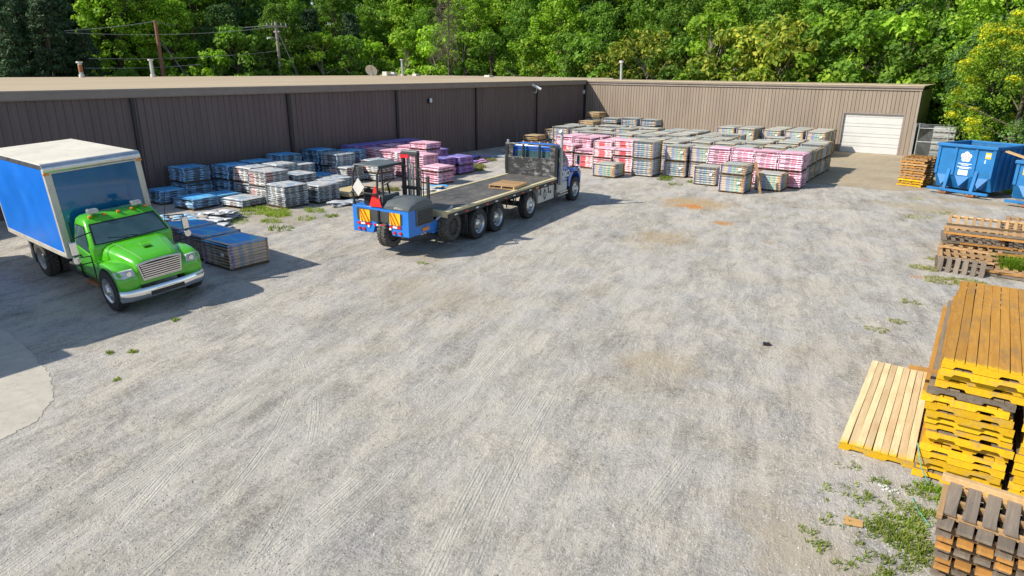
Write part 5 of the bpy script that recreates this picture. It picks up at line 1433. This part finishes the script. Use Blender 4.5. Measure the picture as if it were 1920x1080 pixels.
    MB().box(-1.5, -.6, .62, 1.12, .5, .95).build('battery_box', M['alu'], t, bevel=.03)
    tb_ = MB().box(-3.3, -1.9, -1.12, -.6, .42, .97).build('tool_box', M['offwhite'], t, bevel=.02)
    mb = MB()
    c = (-2.75, .70); r = .2
    P4_ = [(c[0], c[1] + r), (c[0] + r * .8, c[1]), (c[0], c[1] - r), (c[0] - r * .8, c[1])]
    for a, b in zip(P4_, P4_[1:] + P4_[:1]): mb.tube((a[0], -1.125, a[1]), (b[0], -1.125, b[1]), .012, 4)
    mb.tube((c[0], -1.125, c[1] + r), (c[0], -1.125, c[1] - r), .008, 4)
    mb.build('diamond_placard', M['black'], tb_)
    MB().tube((-2.25, -1.12, .72), (-2.25, -1.135, .72), .06, 12).build('round_latch', M['black'], tb_)
    MB().box(-1.9, -1.62, -1.05, -.5, .5, 1.0).build('equipment_box', M['dark_metal'], t, bevel=.02)
    MB().box(-8.35, -8.33, -1.15, -.6, .3, 1.0).build('mud_flap', M['rubber'], t); MB().box(-8.35, -8.33, .6, 1.15, .3, 1.0).build('mud_flap', M['rubber'], t)
    for x in (-3.2, -5.2): MB().path([(x, -.9, .98), (x, -1.1, .9), (x - .05, -1.12, .72)], .03, 6).build('fender_bracket', M['dark_metal'], t)
    MB().box(-3.62, -3.42, -1.19, -1.184, 1.03, 1.1).build('side_lamp', M['orange'], t)
    # door lettering
    lettering('QXO', .36, M['white'], t, (-.90, -1.14, 1.24), (R_(90), 0, 0), .016)
    MB().box(-1.14, -.68, -1.142, -1.12, 1.03, 1.05).build('lettering_strip', M['white'], t)
    MB().tube((-.8, 1.15, 1.6), (-.85, 1.2, 3.4), .01, 5).build('long_antenna', M['black'], t)
    return t
FT = flatbed()
# pallet lying on the deck
pdx = std_pallet((-14.05, 19.9, 1.199), (0, 0, R_(96 + 4)), 'wood_tan', 'slatted wooden pallet lying on the black deck of the flatbed', None, n=9, w=1.15, d=1.0, bw=.085, smat='wood_new')

# ---------------------------------------------------------------- truck mounted forklift
def forklift():
    t = thing('forklift', 'blue three wheeled forklift hung on the back of the flatbed, striped orange rear panels', 'forklift', (-13.98, 13.75, .26), R_(96.2))
    TL = tyre_mesh(.43, .32, M['rubber_dirty'], True); RL = rim_mesh(.43, .32, M['dark_metal'], dark=True)
    wheel(t, 0.02, 0, .43, .32, RL, TL)
    for y in (-1.1, 1.1): wheel(t, 1.5, y, .43, .3, RL, TL)
    bl = M['fork_blue']
    # main frame
    MB().box(.45, 1.1, -.95, 1.1, .42, .70).build('frame', bl, t, bevel=.02)
    for sg in (-1, 1): MB().box(.9, 1.9, *sorted((sg * .72, sg * .92)), .30, .62).build('side_arm', bl, t, bevel=.02)
    # rear shell with arch for the wheel
    def arch(y0, y1, z0, z1):
        p = [(y0, z0), (-.36, z0)] + [(-.36 + .72 * i / 8, z0 + .02 + .40 * math.sin(math.pi * i / 8) ** .6) for i in range(1, 8)] + [(.36, z0), (y1, z0)]
        return p, [(y, z1) for y, _ in p]
    lo, hi = arch(-.95, 1.1, .42, 1.2); n = len(lo); mb = MB()
    v = [(-.32, y, z) for y, z in lo] + [(-.32, y, z) for y, z in hi] + [(.44, y, z) for y, z in lo] + [(.44, y, z) for y, z in hi]
    f = []
    for i in range(n - 1):
        f += [(i, i + 1, n + i + 1, n + i), (2 * n + i + 1, 2 * n + i, 3 * n + i, 3 * n + i + 1), (i, 2 * n + i, 2 * n + i + 1, i + 1), (n + i, n + i + 1, 3 * n + i + 1, 3 * n + i)]
    f += [(0, n, 3 * n, 2 * n), (n - 1, 3 * n - 1, 4 * n - 1, 2 * n - 1)]
    mb.add(v, f); sh = mb.build('rear_shell', bl, t, smooth=30, fix=True, bevel=.015)
    lo, hi = arch(-.74, .92, .70, 1.12)
    MB().add([(-.335, .93, .78), (-.335, -.72, .78), (-.335, -.72, 1.08), (-.335, .93, 1.14)], [(0, 1, 2, 3), (3, 2, 1, 0)]).build('rear_panel', M['panel_grey'], sh)
    # striped warning boards
    for yc in (.62, -.48):
        wb = MB().box(-.352, -.337, yc - .19, yc + .19, .74, 1.1).build('warning_board', M['yellow_refl'], sh)
        mb = MB()
        for k in range(4):
            o = -.19 + k * .13
            p = [(yc + min(.19, max(-.19, o)), .74), (yc + min(.19, max(-.19, o + .06)), .74), (yc + min(.19, max(-.19, o + .06 + .2)), 1.1), (yc + min(.19, max(-.19, o + .2)), 1.1)]
            mb.add([(-.356, y, z) for y, z in p], [(0, 1, 2, 3), (3, 2, 1, 0)])
        mb.build('warning_stripes', M['orange'], wb)
    for (y0, y1, m) in ((.93, .78, 'red'), (.78, .63, 'white'), (.63, .42, 'red'), (.3, .2, 'red'), (.2, .05, 'white'), (.05, -.1, 'red'), (-.28, -.4, 'red'), (-.4, -.55, 'white'), (-.55, -.68, 'red')):
        MB().box(-.352, -.338, min(y0, y1), max(y0, y1), .655, .715).build('reflective_tape', M[m], sh)
    for y in (.85, .68, -.45, -.66): MB().tube((-.32, y, .52), (-.36, y, .52), .045, 12).build('tail_light', M['red'], sh)
    for y in (.5, -.30): MB().tube((-.32, y, .62), (-.35, y, .62), .04, 12).build('reverse_light', M['white'], sh)
    MB().box(-.36, -.33, .07, .13, .7, 1.12).build('hose_guard', M['black'], sh)
    # engine cover on the right with louvres
    secs = []
    for (x, zt) in ((-.34, 1.30), (-.2, 1.42), (.2, 1.50), (.6, 1.48), (.82, 1.40)):
        secs.append([(x, -.98, 1.19), (x, -.97, zt - .10), (x, -.85, zt - .02), (x, -.5, zt), (x, -.12, zt - .03), (x, -.06, zt - .12), (x, -.06, 1.19)])
    MB().loft(secs, True).build('engine_hood', M['grey_plastic'], t, smooth=40, fix=True)
    eg = MB().box(.02, .84, -.985, -.1, .68, 1.185).build('engine_bay', M['grey_plastic'], t, bevel=.015)
    for k in range(7): MB().box(.08, .78, -1.01, -.984, .72 + k * .063, .75 + k * .063).build('louvre', M['black'], eg)
    MB().box(-.34, -.33, -.78, -.46, 1.22, 1.28).build('name_plate', M['offwhite'], t)
    # seat, controls
    MB().box(-.1, .5, .25, .75, 1.18, 1.3).build('seat', M['black'], t, bevel=.04)
    MB().box(-.22, -.08, .25, .75, 1.2, 1.75).build('backrest', M['black'], t, bevel=.05)
    MB().box(-.1, .7, .12, .24, 1.18, 1.5).build('console', M['grey_plastic'], t, bevel=.03)
    MB().tube((.75, .5, 1.25), (.6, .5, 1.75), .03, 8).build('steering_column', M['black'], t)
    MB().lathe([(.17, -.015), (.185, 0), (.17, .015), (.155, 0)], 20, Matrix.Translation((.58, .5, 1.77)) @ Matrix.Rotation(R_(70), 4, 'X') @ Matrix.Rotation(R_(20), 4, 'Z'), close=True).build('steering_wheel', M['black'], t, smooth=50)
    # overhead guard: bent tube frame and roof
    for y in (1.02, .12):
        MB().path([(-.28, y, 1.18), (-.34, y, 1.5), (-.30, y, 2.15), (-.18, y, 2.32), (.85, y, 2.34), (.98, y, 2.25), (1.02, y, 1.1)], .032, 8).build('guard_tube', M['dark_metal'], t, smooth=50)
    rf = MB().box(-.26, .9, .10, 1.04, 2.34, 2.385).build('guard_roof', M['grey_plastic'], t, bevel=.02)
    MB().path([(-.34, 1.02, 1.55), (-.42, 1.02, 1.6), (-.42, .12, 1.6), (-.34, .12, 1.55)], .028, 7).build('guard_rail', M['dark_metal'], t)
    # signs: reflective triangle and white diamond
    MB().add([(-.36, -.03, 1.22), (-.36, .42, 1.22), (-.34, .22, 1.80), (-.34, .17, 1.80), (-.33, -.03, 1.22), (-.33, .42, 1.22), (-.31, .22, 1.80), (-.31, .17, 1.80)], [(0, 1, 2, 3), (7, 6, 5, 4), (0, 4, 5, 1), (1, 5, 6, 2), (2, 6, 7, 3), (3, 7, 4, 0)]).build('warning_triangle', M['redtri'], t)
    MB().add([(-.46, .72, 1.50), (-.45, .49, 1.78), (-.44, .72, 2.02), (-.45, .93, 1.74), (-.43, .72, 1.50), (-.42, .49, 1.78), (-.41, .72, 2.02), (-.42, .93, 1.74)], [(0, 1, 2, 3), (7, 6, 5, 4), (0, 4, 5, 1), (1, 5, 6, 2), (2, 6, 7, 3), (3, 7, 4, 0)]).build('diamond_sign', M['offwhite'], t)
    # mast
    ms = MB()
    for y in (.24, -.28): MB().box(1.02, 1.16, y - .035, y + .035, .35, 2.62).build('mast_channel', M['dark_metal'], t, bevel=.01)
    for y in (.14, -.18): MB().box(1.17, 1.25, y - .03, y + .03, .4, 2.5).build('inner_channel', M['galv_dull'], t, bevel=.01)
    for z in (.5, 1.55, 2.56): MB().box(1.0, 1.16, -.33, .29, z, z + .08).build('mast_crossbar', M['dark_metal'], t, bevel=.01)
    MB().box(1.03, 1.17, -.33, .29, 2.62, 2.71).build('mast_top', M['grey_plastic'], t, bevel=.04)
    MB().box(.995, 1.012, -.02, .28, 2.48, 2.58).build('mast_sign', M['red'], t)
    MB().box(.98, 1.02, .36, .48, 2.42, 2.62).build('beacon', M['offwhite'], t, bevel=.02)
    for y in (0.03, -.08): MB().tube((1.12, y, .5), (1.12, y, 2.3), .035, 8).build('lift_cylinder', M['galv'], t, smooth=40)
    for y in (-.52, -.60): MB().path([(.9, y, .6), (.92, y, 2.1), (1.0, y + .15, 2.2)], .018, 6).build('hydraulic_hose', M['black'], t)
    MB().box(.92, 1.0, -.78, -.70, .5, 2.0).build('hose_post', M['dark_metal'], t, bevel=.01)
    MB().box(1.2, 1.3, -.6, .6, .62, .78).build('fork_carriage', M['dark_metal'], t)
    for y in (-.4, .4): MB().box(1.3, 2.4, y - .06, y + .06, .62, .67).build('fork', M['dark_metal'], t)
    MB().tube((.95, -1.0, .72), (1.75, -1.05, 1.0), .035, 8).build('mount_bar', M['galv'], t)
    MB().box(.3, .6, -.99, -.955, .5, .6).build('side_plate', M['orange'], t)
    return t
forklift()
# ================================================================== DUMPSTERS
def dumpster(loc, rot, label, wd=2.5, dp=3.0, h=2.2, full=True):
    t = thing('dumpster', label, 'dumpster', loc, rot, 'blue roll off dumpsters at the right')
    d = M['dumpster']; a = wd / 2; zb = .28
    # front wall: upright above, sloping in below; side walls, back, floor
    def wall(p, q, th, name='wall', mat=d):
        return
    mb = MB(); mb.prism([(0, .85), (.05, .85), (.05, h), (0, h)], -a, a, 'x'); mb.build('front_wall', d, t)
    mb = MB(); mb.prism([(0, .85), (.30, zb), (.35, zb), (.05, .85)], -a, a, 'x'); mb.build('front_slope', d, t, fix=True)
    for sg in (-1, 1):
        mb = MB(); mb.prism([(.052, .85), (.352, zb), (dp, zb), (dp, h), (.052, h)], *sorted((sg * (a - .002), sg * (a - .05))), 'x'); mb.build('side_wall', d, t, fix=True)
        for k in range(5):
            y = .45 + k * (dp - .6) / 4
            MB().box(*sorted((sg * (a - .001), sg * (a + .07))), y - .05, y + .05, zb + .05, h - .06).build('side_rib', d, t, bevel=.01)
        MB().box(*sorted((sg * (a - .06), sg * (a + .09))), -.03, dp, h, h + .11).build('top_rail', d, t, bevel=.015)
        MB().box(*sorted((sg * .52, sg * .64)), -.25, dp, .12, zb - .01).build('skid_rail', M['dark_metal'], t, bevel=.01)
        MB().tube((sg * .42, -.12, .12), (sg * .74, -.12, .12), .12, 14).build('roller', M['rust'], t, smooth=40)
        # slanted front braces
        mb = MB(); mb.prism([(-.24, .16), (-.10, .16), (-.002, .9), (-.06, 1.15), (-.16, .6)], *sorted((sg * .50, sg * .64)), 'x'); mb.build('front_brace', d, t, fix=True, bevel=.01)
    MB().box(-a + .05, a - .05, dp - .05, dp, zb, h).build('back_wall', M['dumpster_in'], t)
    MB().box(-a + .05, a - .05, .36, dp - .05, zb, zb + .05).build('floor', M['rust'], t)
    MB().box(-a - .09, a + .09, -.12, .06, h + .001, h + .13).build('front_rail', d, t, bevel=.015)
    MB().box(-a - .09, a + .09, dp, dp + .1, h + .001, h + .11).build('back_rail', d, t, bevel=.015)
    MB().box(-a - .12, a + .12, -.26, -.12, .16, .27).build('bottom_beam', d, t, bevel=.01)
    for x in (-a + .03, -.42, .42, a - .03): MB().box(x - .06, x + .06, -.062, -.001, .88, h).build('front_rib', d, t, bevel=.012)
    # pyramid stiffeners in the lower slope
    for x in (-.77, 0, .77):
        MB().add([(x - .30, -.0, .86), (x + .30, 0, .86), (x + .1, .10, .36), (x - .1, .10, .36), (x, -.14, .42)], [(0, 4, 1), (0, 3, 4), (3, 2, 4), (2, 1, 4)]).build('lower_gusset', d, t, fix=True)
    if full:
        em = MB()
        for k in range(5):
            an = R_(90 + 72 * k); cx, cz = .02 + .13 * math.cos(an), 1.72 + .13 * math.sin(an)
            em.add([(cx + .105 * math.cos(q * math.pi / 8), -.006 - k * .0006, cz + .105 * math.sin(q * math.pi / 8)) for q in range(16)], [tuple(range(16))])
        lo = em.build('flower_emblem', M['white'], t)
        em = MB()
        for k in range(5):
            an = R_(90 + 72 * k); c0 = Vector((.02 + .12 * math.cos(an), -.014, 1.72 + .12 * math.sin(an)))
            pts = [c0 + Vector((.062 * math.cos(q), 0, .062 * math.sin(q))) for q in [an + R_(x) for x in (-140, -100, -60, -20, 20, 60, 100, 140)]]
            em.path(pts, .007, 4)
        em.build('petal_lines', M['red'], lo)
        for z, w_ in ((1.42, .28), (1.36, .16), (1.27, .30), (1.22, .2)): MB().box(-w_ + .02, w_ + .02, -.006, -.001, z - .017, z + .013).build('lettering_strip', M['white'], t)
        MB().box(-.2, .2, -.008, -.001, .92, 1.14).build('white_notice', M['label'], t)
        MB().box(.78, 1.0, -.008, -.001, 1.72, 1.98).build('yellow_notice', M['yellow_refl'], t)
        MB().box(.80, .98, -.012, -.009, 1.80, 1.9).build('notice_panel', M['label'], t)
        for z in (1.6, 1.52): MB().box(.78, .83, -.006, -.001, z, z + .05).build('small_decal', M['label'], t); 
        MB().box(-1.12, -1.06, -.006, -.001, 1.12, 1.18).build('small_decal', M['label'], t)
    else:
        MB().box(-1.02, -.72, -.008, -.001, 1.3, 1.62).build('yellow_notice', M['yellow_refl'], t)
    return t
dumpster((-.64, 36.04, 0), R_(-24), 'blue roll off dumpster with white flower emblem and paper notices, left of two', wd=2.32, dp=2.6, h=2.12)
dumpster((2.42, 34.2, 0), R_(-16), 'second blue dumpster cut by the right frame edge, plank across its rim', h=1.75, full=False)
o = MB().box(-1.0, 1.0, -.09, .09, 0, .05).build('plank', M['wood_new'], bevel=.004); o.location = (1.55, 34.35, 1.93); o.rotation_euler = (.1, R_(12), R_(-35)); tag(o, 'pale plank sticking out over the rim of the right dumpster', 'plank')

# unseen trailers added left of frame, sized to shade the gravel and slab
tr = thing('added_shade_trailer', 'unseen white box trailer added beyond the left edge, nearer the green truck, for its shade', 'trailer', (-17.0, 2.22, 0), R_(1.5), 'unseen box trailers added beyond the left edge for their shade')
MB().box(-8.5, 0, -1.25, 1.25, 1.0, 4.1).build('cargo_box', M['offwhite'], tr, bevel=.12)
MB().box(-8.4, -.1, -.5, .5, .7, .99).build('frame', M['dark_metal'], tr)
for y in (-.8, .8): MB().box(-1.2, -1.05, y - .07, y + .07, .0, .99).build('landing_leg', M['dark_metal'], tr)
for x in (-6.2, -7.3):
    for y in (-1.1, 1.1): wheel(tr, x, y, .475, .27, RS, TYD)
tr2 = copy_tree(tr); tr2.location = (-16.6, -.45, 0); tr2['label'] = 'unseen white box trailer added beyond the left edge, farther from the truck, for its shade'

# ================================================================== GRASS, WEEDS, STONES
def tufts(name, label, spots, mat, n, h, r):
    mb = MB()
    for (x, y, rad, dens) in spots:
        for _ in range(int(n * dens)):
            a = random.uniform(0, 6.28); q = rad * math.sqrt(random.random())
            cx, cy = x + q * math.cos(a), y + q * math.sin(a) * .8; cz = hs(cx, cy)
            for _b in range(random.randint(4, 8)):
                an = random.uniform(0, 6.28); L = h * random.uniform(.4, 1.1); w_ = random.uniform(.004, .009) * (1 + h * 3); lean = random.uniform(.2, .9) * L
                bx, by = cx + random.uniform(-r, r), cy + random.uniform(-r, r); dx, dy = math.cos(an), math.sin(an)
                p0 = (bx - dy * w_, by + dx * w_, cz); p1 = (bx + dy * w_, by - dx * w_, cz)
                m0 = (bx + dx * lean * .4 - dy * w_ * .7, by + dy * lean * .4 + dx * w_ * .7, cz + L * .6); m1 = (bx + dx * lean * .4 + dy * w_ * .7, by + dy * lean * .4 - dx * w_ * .7, cz + L * .6)
                tp = (bx + dx * lean, by + dy * lean, cz + L * .85)
                mb.add([p0, p1, m1, m0, tp], [(0, 1, 2, 3), (3, 2, 4)])
    return tag(mb.build(name, M[mat]), label, 'grass', kind='stuff')
tufts('weeds', 'green weeds on the gravel before the corner pallets', [(.0, 8.35, .30, .9), (.12, 8.05, .26, .9), (-.05, 8.1, .6, .5), (.0, 8.75, .3, .4), (-.2, 8.5, .8, .25), (-.15, 8.2, .22, .5), (.25, 8.75, .25, .5), (.02, 7.55, .3, .5), (.3, 7.9, .2, .5), (-.75, 7.4, .14, .16), (-.55, 8.75, .2, .16), (-.8, 8.0, .15, .08), (-.35, 9.25, .12, .14), (-.75, 9.4, .15, .08), (.1, 9.3, .2, .3), (-.9, 7.6, .1, .08), (-.3, 7.2, .3, .2)], 'grass', 85, .065, .05)
tufts('weeds', 'grass growing at the foot of the white shingle stacks', [(-21.9, 15.5, .7, 1.3), (-22.8, 15.4, .6, 1.), (-22.6, 14.6, .7, .5), (-21.3, 15.2, .5, .9), (-20.9, 16.6, .5, .5), (-20.6, 14.4, .4, .35), (-19.4, 13.9, .5, .35), (-20.0, 15.4, .4, .2), (-19.6, 16.3, .3, .2), (-21.7, 13.6, .6, .3), (-20.4, 10.9, .35, .4), (-21, 11.4, .3, .3)], 'grass', 110, .13, .06)
tufts('weeds', 'weeds behind the forklift along the violet bundles', [(-23.4, 30.0, .6, .8), (-22.6, 28.9, .5, .5), (-24.6, 32.6, .7, .4), (-23.2, 33.6, .5, .25), (-21.9, 21.6, .5, .3), (-24.3, 36, .6, .3), (-22.6, 25.1, .4, .3)], 'weed_dry', 170, .22, .06)
tufts('weeds', 'small weeds at the foot of the big shingle field', [(-13.2, 32.75, .35, .6), (-13.0, 32.1, .4, .25), (-11.6, 32.2, .2, .3), (-12.0, 31.0, .4, .15), (-16.6, 32.2, .3, .2)], 'grass', 120, .14, .05)
tufts('weeds', 'sparse weeds around the heap of broken pallets', [(-.8, 21.6, .4, .45), (-.3, 20.5, .5, .5), (.3, 20.7, .5, .5), (-.6, 22.8, .3, .2), (-1.7, 29.5, .5, .2), (-.9, 31.0, .4, .15), (1.0, 19.6, .5, .3), (-.8, 18.0, .25, .1), (-.9, 16.3, .2, .1), (-1.2, 15.5, .25, .1), (-2.2, 33.8, .5, .1)], 'weed_dry', 190, .07, .04)
tufts('leafy_weed', 'leafy green weed growing through the broken pallets', [(1.2, 22.1, .28, 1.6)], 'leaf_bright', 60, .65, .05)
tufts('grass', 'mown grass strip behind the second dumpster', [(2.6, 38.5, 1.6, 5), (3.6, 41.5, 2.2, 6), (2.1, 42, 1.2, 2.5)], 'grass', 300, .1, .08)
tufts('grass', 'few small weeds scattered on the open gravel', [(-12.9, 5.6, .12, .1), (-13.2, 5.3, .1, .08), (-11.9, 4.8, .08, .05), (-13.9, 7.0, .15, .08), (-12.6, 13.6, .2, .08)], 'grass', 200, .05, .03)
tufts('weeds', 'green weeds around the feet of the yellow pallet stacks', [(.95, 9.35, .12, .5), (.55, 9.3, .3, .5), (1.25, 9.2, .15, .4), (.2, 9.5, .15, .2)], 'leaf_bright', 160, .07, .03)
# loose stones over the near gravel, one joined mesh
mb = MB(); OC = [(1, 0, 0), (-1, 0, 0), (0, 1, 0), (0, -1, 0), (0, 0, 1), (0, 0, -1)]; OF = [(0, 2, 4), (2, 1, 4), (1, 3, 4), (3, 0, 4)]
def dens(x, y):
    return .5 + .5 * math.sin(x * 1.9 + .6 * math.sin(y * .7)) * math.sin(y * .55 + 1.3 * math.sin(x * .6))
cnt_s = 0
while cnt_s < 42000:
    d = 4.6 + 24 * random.random() ** 1.3; az = R_(AZ0 + random.uniform(-40, 40)); x, y = d * math.sin(az), d * math.cos(az)
    if x > -.6 and y > 9.4: continue
    if x < -11.1 and y < 4.8: continue
    if random.random() > .3 + .7 * dens(x, y) ** 2: continue
    s = random.uniform(.005, .013) * (1 + d * .02) * (1.6 if random.random() < .03 else 1); z = hs(x, y); a = random.uniform(0, 6.28); c_, s_ = math.cos(a), math.sin(a); e = random.uniform(.6, 1)
    k = len(mb.v)
    for (px_, py_, pz_) in OC[:5]: mb.v.append((x + (px_ * c_ - py_ * s_ * e) * s, y + (px_ * s_ + py_ * c_ * e) * s, z + pz_ * s * .6 + .001))
    for f in OF: mb.f.append(tuple(i + k for i in f)); mb.mi.append(0)
    cnt_s += 1
tag(mb.build('loose_stones', M['stone']), 'loose gravel stones scattered over the yard', 'gravel', kind='stuff')
